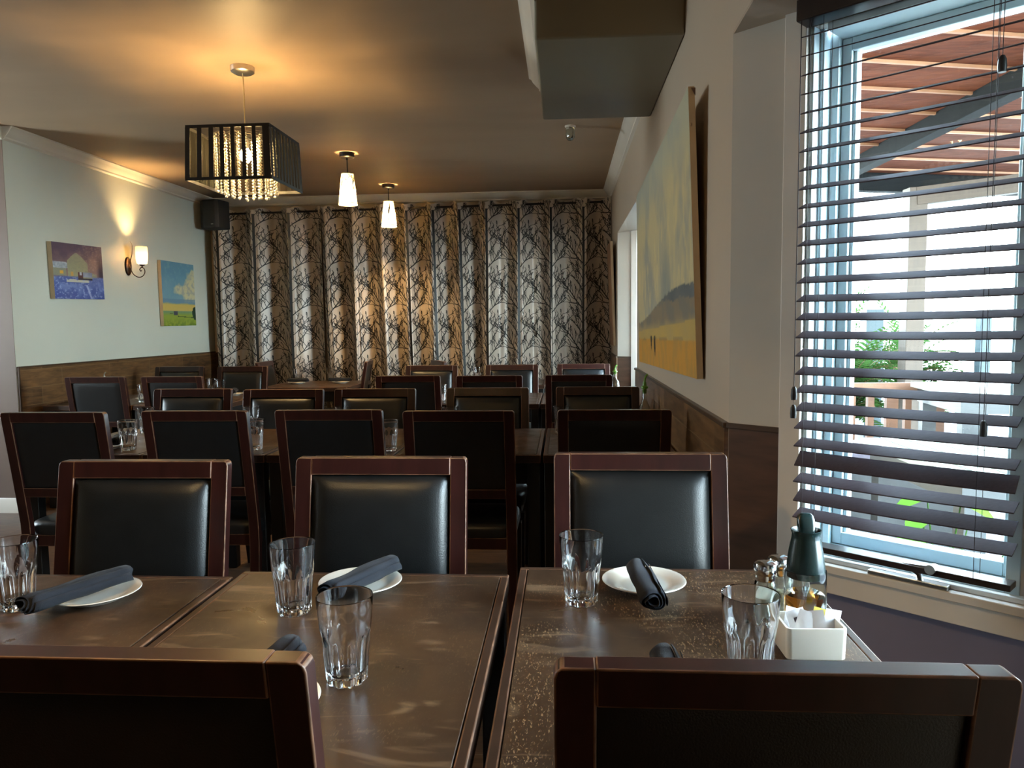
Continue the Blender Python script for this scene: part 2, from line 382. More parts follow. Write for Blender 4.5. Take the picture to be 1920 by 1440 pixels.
# dado of wood-look tile, with its edge trim
LZ, RZ = 1.04, .992
struct(MB().box((XL, 5.125, 0), (XL+.012, YB, LZ)).build('trim_left_dado', 'tile'))
struct(MB().box((XL, 5.113, 0), (XL+.016, 5.128, LZ+.012)).box((XL, 5.128, LZ), (XL+.016, YB, LZ+.012)).build('trim_left_dado_edge', 'cap', bevel=.002))
w = MB()
w.box((XR-.012, 2.32, 0), (XR, 5.235, RZ)); w.box((XR-.012, 7.12, 0), (XR, YB, RZ))
struct(w.build('trim_right_dado', 'tile'))
w = MB()
w.box((XR-.018, 2.315, RZ), (XR+.004, 5.245, RZ+.016)); w.box((XR-.018, 7.11, RZ), (XR+.004, YB, RZ+.016))
struct(w.build('trim_right_dado_edge', 'cap', bevel=.003))
struct(MB().box((XL+.012, YB-.03, LZ), (XL+.075, YB, ZC-.09)).build('trim_curtain_casing', 'rawedge', bevel=.003))
struct(MB().box((XL+.012, YB-.02, 0), (XL+.09, YB, LZ)).build('trim_corner_dado', 'tile_d'))

def frame_matrix(y0):
    """local x along the far panel of a bay, local y outwards, z up"""
    return Matrix(((DX, cos(TH), 0, XR), (DY, sin(TH), 0, y0), (0, 0, 1, 0), (0, 0, 0, 1)))
WIN = 0
def bay(y0, y1, L, front):
    global WIN
    T = frame_matrix(y0); x1 = XR+DX*L; ya = y0+DY*L; yb = y1-DY*L
    # far angled wall: tiled reveal, painted reveal, wall under the sill and head
    w = MB(); t = .06
    w.box((0, 0, RZ), (.167, t, BZ+.1), 0, T); w.box((0, 0, 0), (.167, t, RZ), 1, T)
    w.box((.167, .004, 0), (L+.03, t, .57), 2, T); w.box((.167, .004, 2.10), (L+.03, t, BZ+.1), 0, T)
    w.box((.76 if front else L-.04, .004, .57), (L+.03, t, 2.10), 0, T)
    struct(w.build('wall_bay_far_panel', ['gloss', 'tile_d', 'dado']))
    struct(MB().box((-.004, -.008, RZ), (.167, 0, RZ+.016), 0, T).box((.161, -.006, 0), (.169, 0, RZ), 0, T).build('trim_bay_dado_edge', 'cap', bevel=.002))
    struct(MB().box((.167, -.018, 0 if not front else .0), (.229, .03, BZ), 0, T).build('trim_window_casing', 'white_trim', bevel=.003))
    # near panel and long outer panel (out of frame): low wall, head, posts
    w = MB(); w.box((x1, yb-.03, 0), (x1+.08, ya+.03, .60)); w.box((x1, yb-.03, 2.10), (x1+.08, ya+.03, BZ+.1))
    w.box((x1, ya-.05, .6), (x1+.08, ya+.03, 2.1)); w.box((x1, yb-.03, .6), (x1+.08, yb+.05, 2.1))
    struct(w.build('wall_bay_outer_panel', ['dado']))
    T2 = Matrix(((DX, cos(TH), 0, XR), (-DY, -sin(TH), 0, y1), (0, 0, 1, 0), (0, 0, 0, 1)))
    w = MB(); w.box((0, 0, 0), (L+.03, t, .6), 0, T2); w.box((0, 0, 2.1), (L+.03, t, BZ+.1), 0, T2); w.box((0, 0, .6), (L+.03, t, 2.1), 0, T2)
    struct(w.build('wall_bay_near_panel', ['wall_r']))
    w = MB(); vs = [(XR+.001, y0, BZ-.004), (x1+.1, ya+.05, BZ-.004), (x1+.1, yb-.05, BZ-.004), (XR+.001, y1, BZ-.004)]
    w.add(vs+[(a, b, BZ+.1) for a, b, c in vs], [(0, 1, 2, 3), (7, 6, 5, 4), (0, 4, 5, 1), (1, 5, 6, 2), (2, 6, 7, 3), (3, 7, 4, 0)])
    struct(w.build('ceiling_bay', 'wall_r'))
    # outer and near panes
    for Tm, a, b in ((Matrix(((0, 1, 0, x1+.02), (1, 0, 0, yb), (0, 0, 1, 0), (0, 0, 0, 1))), .05, ya-yb-.05),):
        WIN += 1
        f = MB()
        for p, q in (((a, 0, .6), (a+.06, .05, 2.1)), ((b-.06, 0, .6), (b, .05, 2.1)), ((a+.06, 0, .6), (b-.06, .05, .66)), ((a+.06, 0, 2.04), (b-.06, .05, 2.1))): f.box(p, q, 0, Tm)
        o = struct(f.build('window_%d' % WIN, 'vinyl'))
        g = MB().add([Tm @ Vector(p) for p in ((a+.06, .025, .66), (b-.06, .025, .66), (b-.06, .025, 2.04), (a+.06, .025, 2.04))], [(0, 1, 2, 3)]).build('pane', 'pane', o)
    # far angled window in view
    WIN += 1; r0, r1 = (.229, .76) if front else (.229, L-.04)
    f = MB(); z0, z1 = .655, 2.10
    for q0, q1, yf in ((r0, r0+.014, -.002), (r0+.014, r0+.026, .035), (r0+.026, r0+.048, .075)): f.box((q0, yf, z0), (q1, .15, z1), 0, T)
    f.box((r1-.03, 0, z0), (r1, .15, z1), 0, T)
    f.box((r0+.048, 0, z0), (r1-.03, .15, z0+.018), 0, T); f.box((r0+.048, 0, z1-.02), (r1-.03, .15, z1), 0, T)
    win = struct(f.build('window_%d' % WIN, 'vinyl', bevel=.002))
    # sash
    s = MB(); a, b, c, d = r0+.049, r1-.031, z0+.019, z1-.021
    for p, q in (((a, .095, c), (a+.026, .145, d)), ((b-.026, .095, c), (b, .145, d)), ((a+.026, .095, c), (b-.026, .145, c+.035)), ((a+.026, .095, d-.035), (b-.026, .145, d))): s.box(p, q, 0, T)
    s.box((a+.026, .108, c+.035), (a+.036, .14, d-.035), 0, T)
    s.build('sash', 'vinyl', win, bevel=.003)
    gl = MB().add([T @ Vector(p) for p in ((a+.03, .125, c+.03), (b-.02, .125, c+.03), (b-.02, .125, d-.03), (a+.03, .125, d-.03))], [(0, 1, 2, 3)]).build('pane', 'pane', win)
    if front:
        # stool, apron and crank
        k = MB(); k.box((.229, -.045, .628), (.80, .004, .650), 0, T); k.box((.229, -.030, .568), (.80, .004, .628), 0, T); k.box((.229, -.02, .650), (.80, .012, .664), 0, T)
        k.build('sill', 'white_trim', win, bevel=.003)
        cc = MB(); cc.box((.43, -.042, .650), (.62, -.008, .662), 0, T)
        cc.build('crank_base', 'steel', win, bevel=.003)
        h = MB(); h.tube([T @ Vector(p) for p in ((.555, -.03, .66), (.555, -.045, .682), (.53, -.055, .700))], .008, 10)
        h.bar(T @ Vector((.50, -.055, .698)), T @ Vector((.595, -.062, .706)), .016, .013); h.tube([T @ Vector(p) for p in ((.592, -.05, .706), (.592, -.085, .708))], [.010, .012], 14)
        h.build('crank_handle', 'steel', win, smooth=40)
    return T
T1 = bay(*BAYS[0], True); bay(*BAYS[1], False)
for y0, y1, L in BAYS:
    x1 = XR+DX*L; ya, yb = y0+DY*L, y1-DY*L
    portal((x1+.12, (ya+yb)/2, 1.35), pi/2, ya-yb, 1.5)
    portal((XR+DX*L/2+.14, y0+DY*L/2+.14, 1.36), pi/2+TH, L, 1.5)

# ------------------------------------------------------------------ venetian blind
def blind(T):
    bl = thing('venetian_blind', 'dark slatted venetian blind hanging in front of the angled window', 'blind')
    x0, x1 = .238, .757
    MB().box((x0-.008, -.085, 2.092), (x1+.02, -.02, 2.165), 0, T).build('valance', 'valance', bl, bevel=.004)
    n = 27; zs = [2.062-i*.0492 for i in range(n)]
    rnd = random.Random(3)
    for i, z in enumerate(zs):
        ang = radians(20+rnd.uniform(-1.5, 1.5)); zz = z
        if i == 23: ang = radians(44); zz += .004
        if i == 25: ang = radians(30)
        m = MB(); wd = .025; half = 12
        sag = rnd.uniform(0, .003)
        vs = []; fs = []
        for k in range(half+1):
            t = k/half; x = x0+(x1-x0)*t; dz = -sag*4*t*(1-t)
            for side in (-1, 1):
                y = -.047+side*wd*cos(ang); zc = zz+side*wd*sin(ang)+dz
                vs += [T @ Vector((x, y, zc-.0014)), T @ Vector((x, y, zc+.0014))]
        for k in range(half):
            a = k*4; b = a+4
            fs += [(a+1, a+3, b+3, b+1), (a, b, b+2, a+2), (a, a+1, b+1, b), (a+2, b+2, b+3, a+3)]
        fs += [(0, 2, 3, 1), (half*4, half*4+1, half*4+3, half*4+2)]
        m.add(vs, fs).build('slat', 'blind', bl)
    MB().box((x0, -.074, .690), (x1, -.022, .706), 0, T).build('bottom_rail', 'valance', bl, bevel=.002)
    for x in (x0+.028, x0+.062, x1-.075):
        for y in (-.074, -.02):
            MB().tube([T @ Vector((x, y, 2.1)), T @ Vector((x, y, .70))], .0008, 5).build('ladder_cord', 'cord', bl)
    def pull(x, z, top=2.09, y=-.088, k=1):
        c = MB().tube([T @ Vector((x, y+.006, top)), T @ Vector((x, y, z+.015))], .0009, 5).build('pull_cord', 'cord', bl)
        tm = Matrix.Translation(T @ Vector((x, y, z-.018)))
        MB().lathe([(0, 0), (.0075*k, .0), (.0085*k, .012), (.0075*k, .028), (.004*k, .036), (0, .036)], 16, 0, tm).build('tassel', 'black', c, smooth=45)
    pull(x0+.006, 1.068); pull(x0+.010, 1.118, y=-.094); pull(x1-.062, 1.062); pull(x1-.052, 1.868, k=1.1)
blind(T1)

# ------------------------------------------------------------------ curtains
CY = 8.075
def tree_tile(rnd):
    """strokes of one repeat of the printed bare tree, in metres: s across, t up; each a list of (s, t, width)"""
    st = []
    def grow(s, t, a, ln, wd, depth, bend=0):
        pts = [(s, t, wd)]; n = max(4, int(ln/.020))
        for i in range(n):
            f = (i+1)/n; a2 = a+bend*f+.22*sin(7*f+a*9)*(1 if depth else .6)
            s += sin(a2)*ln/n; t += cos(a2)*ln/n; pts.append((s, t, wd*(1-.72*f)))
            if depth < 3 and i and rnd.random() < (.70, .55, .30)[depth]:
                sd = rnd.choice((-1, 1)) if depth else (1 if i % 2 else -1)
                grow(s, t, a2*.7+sd*rnd.uniform(.45, .85), ln*(rnd.uniform(.38, .60) if depth else rnd.uniform(.30, .5))*(1-.3*f), wd*(1-.55*f)*.62, depth+1, -sd*.35)
        st.append(pts)
    grow(0, .04, -.85, .40, .0105, 0, .45); grow(0, .20, -.55, .27, .0070, 0, .3); grow(0, .00, .75, .30, .0080, 0, -.3)
    grow(0, .26, .80, .24, .0065, 0, -.4); grow(0, .36, .55, .16, .0050, 1, -.2); grow(0, .33, -.70, .20, .0055, 1, .3)
    grow(0, .13, .70, .18, .0050, 1, -.2); grow(0, .41, -.6, .14, .0045, 1, .2)
    return st
TILE = tree_tile(random.Random(21)); VP = .47
def curtain(x0, x1, nf, ph, label, slope=0, squeeze=1.0, amp=.07):
    ztop0, zbot = 2.575, .025
    rnd = random.Random(int((x0+9)*100)); wob = rnd.uniform(0, 9)
    def ztop(u): return ztop0+.012*cos(2*pi*nf*u*2+1)+.045*((x0+(x1-x0)*u)+3.8)/4.3
    def pos(u, z, off=0):
        h = (ztop0-z)/2.5
        uu = u+.012*h*sin(5*u+wob)
        th = 2*pi*nf*uu+ph
        a = amp*(1+.15*sin(3.1*u*nf+wob)); s = sin(th)
        y = CY-a*(s*(1.25-.25*s*s))-.010*sin(2.7*th+wob+h)*(.3+h)-.006*sin(5*th+2*h+wob)
        x = x0+(x1-x0)*u+slope*h+.012*cos(th)*squeeze+.006*h*sin(th*.5+wob)
        return Vector((x, y-off, z))
    nu, nz = nf*22, 42; m = MB(); vs = []; fs = []
    for i in range(nu+1):
        for j in range(nz+1):
            u = i/nu; vs.append(pos(u, zbot+(ztop(u)-zbot)*j/nz))
    for i in range(nu):
        for j in range(nz): a = i*(nz+1)+j; fs.append((a, a+nz+1, a+nz+2, a+1))
    m.add(vs, fs, 0)
    # printed branches, following the folds
    def ribbon(pts):
        vs = []; fs = []
        for i, (u, z, wd) in enumerate(pts):
            q = pts[min(i+1, len(pts)-1)]; p = pts[max(i-1, 0)]
            du, dz = (q[0]-p[0])*(x1-x0), q[1]-p[1]; l = math.hypot(du, dz) or 1
            nx, nz_ = -dz/l*wd/2, du/l*wd/2
            for sg in (-1, 1): vs.append(pos(min(1, max(0, u+sg*nx/(x1-x0))), z+sg*nz_, .0025))
        for i in range(len(pts)-1): fs.append((2*i, 2*i+1, 2*i+3, 2*i+2))
        m.add(vs, fs, 1)
    pw = 1.0/nf; kx = .357/((x1-x0)/nf)
    for k in range(nf+1):
        uc = (k+.18)*pw-ph/(2*pi)*pw*0
        trunk = [(uc+.010*sin(z*3.1+1)*pw, z, 0.030) for z in [zbot+i*.05 for i in range(52)] if z < 2.57]
        trunk = [(u, z, wd) for u, z, wd in trunk if 0 <= u <= 1]
        if len(trunk) > 2: ribbon(trunk)
        for r in range(6):
            zb = .02+r*VP+.1*0
            for stroke in TILE:
                seg = []
                for s, t, wd in stroke:
                    u = uc+s/(x1-x0)/kx*1.0; z = zb+t
                    if 0 < u < 1 and zbot < z < ztop(u)-.006: seg.append((u, z, max(wd*1.4, .0050)))
                    else:
                        if len(seg) > 1: ribbon(seg)
                        seg = []
                if len(seg) > 1: ribbon(seg)
    o = thing('curtain', label, 'curtain', group='tree print curtain panels on the far wall')
    m.build('cloth', ['curtain', 'ink'], o, smooth=80)
    # grommets where the rod passes through
    for k in range(2*nf):
        u = (k*.5+.02-ph/(2*pi))*pw
        if not .02 < u < .98: continue
        zr = rod_z(x0+(x1-x0)*u); c = pos(u, zr)
        g = MB(); R, r = .023, .0055; vv = []; ff = []
        for a in range(18):
            for b in range(8):
                q = 2*pi*a/18; e = 2*pi*b/8
                vv.append((c.x+(R+r*cos(e))*cos(q)*.55, c.y-.002+r*sin(e)+cos(q)*.02*(1 if k % 2 else -1), zr+(R+r*cos(e))*sin(q)))
        for a in range(18):
            for b in range(8): ff.append((a*8+b, (a+1) % 18*8+b, (a+1) % 18*8+(b+1) % 8, a*8+(b+1) % 8))
        g.add(vv, ff).build('grommet', 'chrome', o, smooth=60)
    return o
def rod_z(x): return 2.535+.045*(x+3.8)/4.3
curtain(-3.79, -2.60, 3, .6, 'tree print curtain at the left end, beside the black speaker', .01)
curtain(-2.60, -1.70, 3, .2, 'tree print curtain behind the two small hanging lamps', .05)
curtain(-1.705, -.86, 3, 1.0, 'tree print curtain right of the two small hanging lamps', .05)
curtain(-.87, .478, 4, .4, 'tree print curtain at the right end, nearest the right wall', .0)
for a, b, lab in ((-3.74, -1.76, 'dark curtain rod over the left half of the curtains'), (-1.70, .40, 'dark curtain rod over the right half of the curtains')):
    r = thing('curtain_rod', lab, 'curtain rod')
    MB().tube([(a, CY, rod_z(a)), (b, CY, rod_z(b))], .011, 12).build('pole', 'dark_metal', r, smooth=40)
    for x in (a, b):
        MB().lathe([(0, -.018), (.012, -.015), (.018, 0), (.012, .015), (0, .018)], 14, 0, Matrix.Translation((x, CY, rod_z(x)))).build('finial', 'dark_metal', r, smooth=40)
    MB().bar(((a+b)/2, CY+.008, rod_z((a+b)/2)-.016), ((a+b)/2, YB, rod_z((a+b)/2)-.016), .014, .014).build('bracket', 'dark_metal', r)

# ------------------------------------------------------------------ chairs
def make_chair(label, group):
    """origin on the floor under the seat, sitter faces +y"""
    c = thing('dining_chair', label, 'chair', group=group)
    W2, ST, TK = .225, .043, .027
    def by(z):                                        # rake of the back: centre line of the posts
        return -.195-.085*((z-.44)/.53)**1.1 if z > .44 else -.195-.055*((.44-z)/.44)**1.6
    zs = [0, .12, .26, .40, .48, .60, .72, .85, .957, .9645, .9695]
    for sx in (-1, 1):
        m = MB(); vs = []
        for z in zs:
            k = 1 if z > .3 else .82+.18*z/.3
            xo = sx*(W2-(.0022 if .96 < z < .966 else .0085 if z > .966 else 0)); xi = sx*(W2-ST*k)
            for x, y in ((xo, by(z)-TK/2), (xi, by(z)-TK/2), (xi, by(z)+TK/2*1.2), (xo, by(z)+TK/2*1.2)): vs.append((x, y, z))
        fs = [(i*4+k, i*4+(k+1) % 4, i*4+4+(k+1) % 4, i*4+4+k) for i in range(len(zs)-1) for k in range(4)]
        fs += [(0, 1, 2, 3), tuple(len(zs)*4-4+k for k in range(4))]
        m.add(vs, fs).build('leg', ['wood', 'worn'], c, bevel=.0028, bmat=1)
        f = MB(); vs = []
        for z, h in ((0, .016), (.40, .021)):
            vs += [(sx*(W2-.024)+a*h, .185+b*h, z) for a, b in ((-1, -1), (1, -1), (1, 1), (-1, 1))]
        f.add(vs, [(3, 2, 1, 0), (4, 5, 6, 7)]+[(k, (k+1) % 4, (k+1) % 4+4, k+4) for k in range(4)]).build('leg', ['wood', 'worn'], c, bevel=.002, bmat=1)
    def rail(z0, z1, name, grow=0.0):
        vs = []
        xi = W2-ST+.0005
        for z in (z0, z1):
            vs += [(-xi, by(z)-TK/2-grow, z), (xi, by(z)-TK/2-grow, z), (xi, by(z)+TK/2*1.2+grow, z), (-xi, by(z)+TK/2*1.2+grow, z)]
        MB().add(vs, [(3, 2, 1, 0), (4, 5, 6, 7)]+[(k, (k+1) % 4, (k+1) % 4+4, k+4) for k in range(4)]).build(name, ['wood', 'worn'], c, bevel=.0025, bmat=1)
    rail(.926, .970, 'top_rail', .0012); rail(.600, .640, 'lower_rail')
    # upholstered pad: puffed in front, flat behind
    nx, nz = 14, 16; xi = W2-ST-.001; vs = []; fs = []
    for j in range(nz+1):
        for i in range(nx+1):
            u = i/nx*2-1; v = j/nz*2-1; z = .641+.284*j/nz
            p = (1-abs(u)**5)*(1-abs(v)**5)
            vs.append((u*xi, by(z)+.008+.030*p**.55, z))
    nb = len(vs)
    for j in range(nz+1):
        for i in range(nx+1):
            u = i/nx*2-1; v = j/nz*2-1; z = .641+.284*j/nz
            vs.append((u*xi, by(z)-.004-.005*((1-abs(u)**8)*(1-abs(v)**8))**.5, z))
    for j in range(nz):
        for i in range(nx):
            a = j*(nx+1)+i; fs += [(a, a+1, a+nx+2, a+nx+1), (nb+a, nb+a+nx+1, nb+a+nx+2, nb+a+1)]
    ring = [i for i in range(nx+1)]+[j*(nx+1)+nx for j in range(1, nz+1)]+[nz*(nx+1)+i for i in range(nx-1, -1, -1)]+[j*(nx+1) for j in range(nz-1, 0, -1)]
    for a, b in zip(ring, ring[1:]+ring[:1]): fs.append((a, nb+a, nb+b, b))
    MB().add(vs, fs).build('backrest_pad', 'leather', c, smooth=60)
    # seat frame and cushion
    MB().box((-.205, -.19, .375), (.205, .205, .425)).build('seat_frame', ['wood', 'worn'], c, bevel=.003, bmat=1)
    n = 14; vs = []; fs = []
    def se(u, e): return math.copysign(abs(u)**e, u)
    for k, (z, g) in enumerate(((.426, .985), (.44, 1.0), (.462, 1.0), (.476, .97), (.484, .88), (.488, .6), (.489, .0))):
        for a in range(40):
            t = 2*pi*a/40; vs.append((.222*g*se(cos(t), .35), .008+.205*g*se(sin(t), .35), z))
    for k in range(6):
        for a in range(40): fs.append((k*40+a, k*40+(a+1) % 40, k*40+40+(a+1) % 40, k*40+40+a))
    fs.append(tuple(range(39, -1, -1)))
    MB().add(vs, fs).build('seat', 'leather', c, smooth=60)
    return c
TOP = .281                                            # distance from chair origin to the middle of the top rail
SEATS = []
def seat(x, ytop, face, label, group, dz=0):
    """face +1: sitter looks to the far wall; -1: towards the near end"""
    cy = ytop+TOP*face; rz = 0 if face > 0 else pi
    global CH
    if CH is None:
        CH = make_chair(label, group); CH.location = (x, cy, 0); CH.rotation_euler = (0, 0, rz+dz)
    else: dup(CH, (x, cy, 0), rz+dz, label, group)
CH = None
g0 = 'dining chairs on the near side of the nearest tables'; g1 = 'dining chairs on the far side of the nearest tables'
g2 = 'dining chairs on the near side of the second table row'; g3 = 'dining chairs on the far side of the second table row'
g4 = 'dining chairs on the near side of the third table row'; g5 = 'dining chairs on the far side of the third table row'
seat(.212, .741, 1, 'closest dining chair at lower right, only its dark leather back showing', g0)
seat(-.490, .742, 1, 'closest dining chair at lower left, its black back cut off by the frame', g0)
seat(-1.085, 1.88, -1, 'chair facing the camera behind the nearest table with the left napkin roll', g1, .01)
seat(-.478, 1.935, -1, 'chair facing the camera behind the middle of the nearest three tables', g1)
seat(.193, 2.0, -1, 'chair facing the camera beside the window, its dark pad tinted blue', g1, -.01)
for x, y, l in ((-2.115, 2.98, 'leftmost chair of the second table row, back turned, cut by the left frame edge'),
                (-1.53, 3.02, 'second from left of the chairs with backs turned at the second table row'),
                (-.970, 3.04, 'middle one of the five chairs with backs turned at the second table row'),
                (-.425, 2.99, 'fourth from left of the chairs with backs turned at the second table row'),
                (.196, 3.01, 'rightmost chair with back turned at the second table row, by the tiled wall')): seat(x, y, 1, l, g2)
for x, y, l in ((-2.09, 4.13, 'leftmost chair facing the camera across the second table row'),
                (-1.545, 4.07, 'second from left of the chairs facing the camera across the second table row'),
                (-1.035, 4.08, 'middle chair facing the camera across the second table row, worn top rail'),
                (-.418, 4.10, 'fourth from left of the chairs facing the camera across the second table row'),
                (.178, 4.13, 'rightmost chair facing the camera across the second table row, before an oil bottle')): seat(x, y, -1, l, g3)
for x, y, l, r in ((-3.36, 5.2, 'plain black backed chair near the left tiled wall, farthest left of its row', .0),
                (-2.79, 5.2, 'chair with back turned at the left third row table, right of the black one', 0),
                (-1.073, 5.12, 'chair with back turned at the third table row, leftmost of the right hand three', 0),
                (-.508, 5.08, 'chair with back turned at the third table row, middle of the right hand three', 0),
                (.095, 5.1, 'chair with back turned at the third table row, closest to the right wall', 0)): seat(x, y, 1, l, g4, r)
for x, y, l in ((-3.43, 6.55, 'farther chair facing the camera right against the left tiled dado'),
                (-2.83, 6.5, 'farther chair facing the camera just in front of the left curtain'),
                (-1.14, 6.46, 'farther chair facing the camera, leftmost of three before the right curtains'),
                (-.448, 6.46, 'farther chair facing the camera, middle of three before the right curtains'),
                (.163, 6.54, 'farther chair facing the camera, rightmost, beside the clear green topped bottle')): seat(x, y, -1, l, g5)
def side(x, y, rz, label): dup(CH, (x, y, 0), rz, label, 'chairs turned sideways at the tables by the curtains')
side(-2.22, 7.40, pi/2+.12, 'chair turned sideways at the right end of the table by the curtains')
side(-2.73, 7.42, -pi/2+.05, 'chair turned sideways behind the left table by the curtains, top just showing')
side(-.98, 7.45, -pi/2+.45, 'chair turned sideways before the right curtains, only its top corner showing')

# ------------------------------------------------------------------ tables
def table(x0, x1, y0, y1, top, label, group, z=.76):
    cx, cy = (x0+x1)/2, (y0+y1)/2; a, b = (x1-x0)/2-.003, (y1-y0)/2
    t = thing('dining_table', label, 'table', (cx, cy, 0), 0, group)
    e = .019
    MB().box((-a+e, -b+e, z-.034), (a-e, b-e, z)).build('table_top', top, t, bevel=.0015)
    m = MB()
    for p, q in (((-a, -b), (a, -b+e-.0015)), ((-a, b-e+.0015), (a, b)), ((-a, -b+e-.0015), (-a+e-.0015, b-e+.0015)), ((a-e+.0015, -b+e-.0015), (a, b-e+.0015))):
        m.box((p[0], p[1], z-.036), (q[0], q[1], z-.001))
    m.build('edge_band', ['edge', 'worn'], t, bevel=.003, bmat=1)
    m = MB()
    for p, q in (((-a+.05, -b+.05), (a-.05, -b+.07)), ((-a+.05, b-.07), (a-.05, b-.05)), ((-a+.05, -b+.07), (-a+.07, b-.07)), ((a-.07, -b+.07), (a-.05, b-.07))):
        m.box((p[0], p[1], z-.135), (q[0], q[1], z-.036))
    m.build('apron', 'black', t, bevel=.002)
    for sx in (-1, 1):
        for sy in (-1, 1):
            MB().box((sx*(a-.032)-.026, sy*(b-.034)-.026, 0), (sx*(a-.032)+.026, sy*(b-.034)+.026, z-.036)).build('leg', 'black', t, bevel=.004)
    return t
gA, gB, gC, gD = 'tables pushed together in the nearest row', 'tables pushed together in the second row', 'tables of the third row', 'tables by the curtains'
table(-1.345, -.735, .82, 1.600, 'table', 'left one of the nearest tables, with a napkin roll across its plate', gA)
table(-.732, -.122, .80, 1.636, 'table', 'middle one of the nearest tables, carrying two tumblers', gA)
table(-.106, .515, .80, 1.690, 'table_worn', 'scratched nearest table by the window, carrying the syrup bottle', gA)
for a, b, l in ((-2.41, -1.86, 'leftmost second row table, one tumbler at its near edge'), (-1.855, -1.30, 'second row table between the two leftmost tumblers'),
                (-1.295, -.735, 'middle table of the second row, mostly hidden by chair backs'), (-.73, -.10, 'second row table right of its middle, a tumbler at its near left corner'),
                (-.095, .478, 'rightmost second row table against the tiled wall')): table(a, b, 3.17, 4.0, 'table', l, gB)
for a, b, l in ((-3.80, -3.12, 'third row table against the left tiled wall'), (-3.115, -2.46, 'third row table with glasses, right of the one at the left wall'),
                (-1.40, -.80, 'third row table with a tall glass, left of the right hand three'), (-.795, -.175, 'third row table in the middle of the right hand three'),
                (-.17, .478, 'third row table against the right wall')): table(a, b, 5.24, 6.12, 'table', l, gC)
table(-2.80, -1.975, 6.74, 7.62, 'table', 'square table by the left curtains set with two plates', gD)
table(-1.02, -.18, 6.90, 7.66, 'table', 'square table by the right curtains hidden behind chair backs', gD)

# ------------------------------------------------------------------ tumblers, plates, napkin rolls
def make_tumbler(label, group):
    H = .137
    def facet(i, r, a):
        if not 1 <= i <= 8: return r
        n = 10; k = 2*pi/n; f = cos(pi/n)/cos((a % k)-k/2)
        w = (1, 1, 1, 1, .95, .8, .45, .15)[i-1]
        c = ((a % k)/(k/2)-1)**2
        return r*(1-w+w*f*1.015)-w*.0018*(1-c)
    outer = [(0, 0), (.0290, .0005), (.0315, .004), (.0320, .012), (.0335, .030), (.0352, .052), (.0366, .070), (.0382, .078), (.0392, .083), (.0402, .092), (.0425, .118), (.0437, .134)]
    inner = [(.0432, H), (.0420, H-.0012), (.0410, .120), (.0382, .090), (.0362, .079), (.0338, .068), (.0312, .040), (.0296, .022), (.0240, .015), (0, .0135)]
    m = MB().lathe(outer+inner, 60, 0, None, facet)
    return tag(m.build('tumbler', 'tumbler', smooth=28), label, 'glass', group)
GT = 'empty faceted water tumblers set on the tables'
TUM = [(-1.088, 1.394, 'faceted tumbler at the left frame edge beside a napkin roll'),
       (-.524, 1.394, 'faceted tumbler just left of the middle plate on the nearest tables'),
       (-.341, 1.120, 'nearest tumbler, standing before the middle plate beside the left chair'),
       (.031, 1.467, 'faceted tumbler left of the plate on the scratched table'),
       (.282, 1.151, 'faceted tumbler beside the white packet caddy'),
       (-1.983, 3.29, 'tumbler between the two leftmost second row chairs'),
       (-1.399, 3.305, 'nearer of two tumblers overlapping at the second row'),
       (-1.645, 3.86, 'farther of two tumblers overlapping at the second row'),
       (-.775, 3.27, 'tumbler just right of the middle second row chair'),
       (-2.20, 3.82, 'tumbler rim showing above the second chair back of the second row'),
       (-1.15, 3.84, 'tumbler rim showing above the middle chair back of the second row'),
       (-.585, 3.82, 'tumbler rim showing above the fourth chair back of the second row'),
       (-.017, 3.82, 'tumbler half hidden behind the rightmost second row chair'),
       (-3.15, 5.45, 'tumbler right of the plain black backed chair by the left wall'),
       (-2.89, 6.02, 'rear of two tumblers beside the left curtain chair'),
       (-2.74, 5.85, 'front of two tumblers beside the left curtain chair'),
       (-.875, 5.30, 'tumbler right of the leftmost right hand chair of the third row'),
       (-2.66, 7.40, 'left tumbler on the square table by the left curtains'),
       (-2.36, 7.50, 'right tumbler on the square table by the left curtains'),
       (-.86, 7.45, 'tumbler on the table by the right curtains, before the branches')]
T0 = None
for x, y, l in TUM:
    if T0 is None: T0 = make_tumbler(l, GT); T0.location = (x, y, .7603); T0.rotation_euler[2] = .1
    else: dup(T0, (x, y, .7603), random.uniform(0, 1), l, GT)
def make_plate(label, group):
    pr = [(0, .002), (.045, .002), (.052, .0), (.055, .0015), (.060, .006), (.078, .0125), (.0855, .0150), (.0870, .0162), (.0862, .0176), (.0840, .0176), (.077, .0158), (.060, .0096), (.054, .0062), (.045, .0050), (0, .0048)]
    return tag(MB().lathe(pr, 64).build('saucer_plate', 'china', smooth=40), label, 'plate', group)
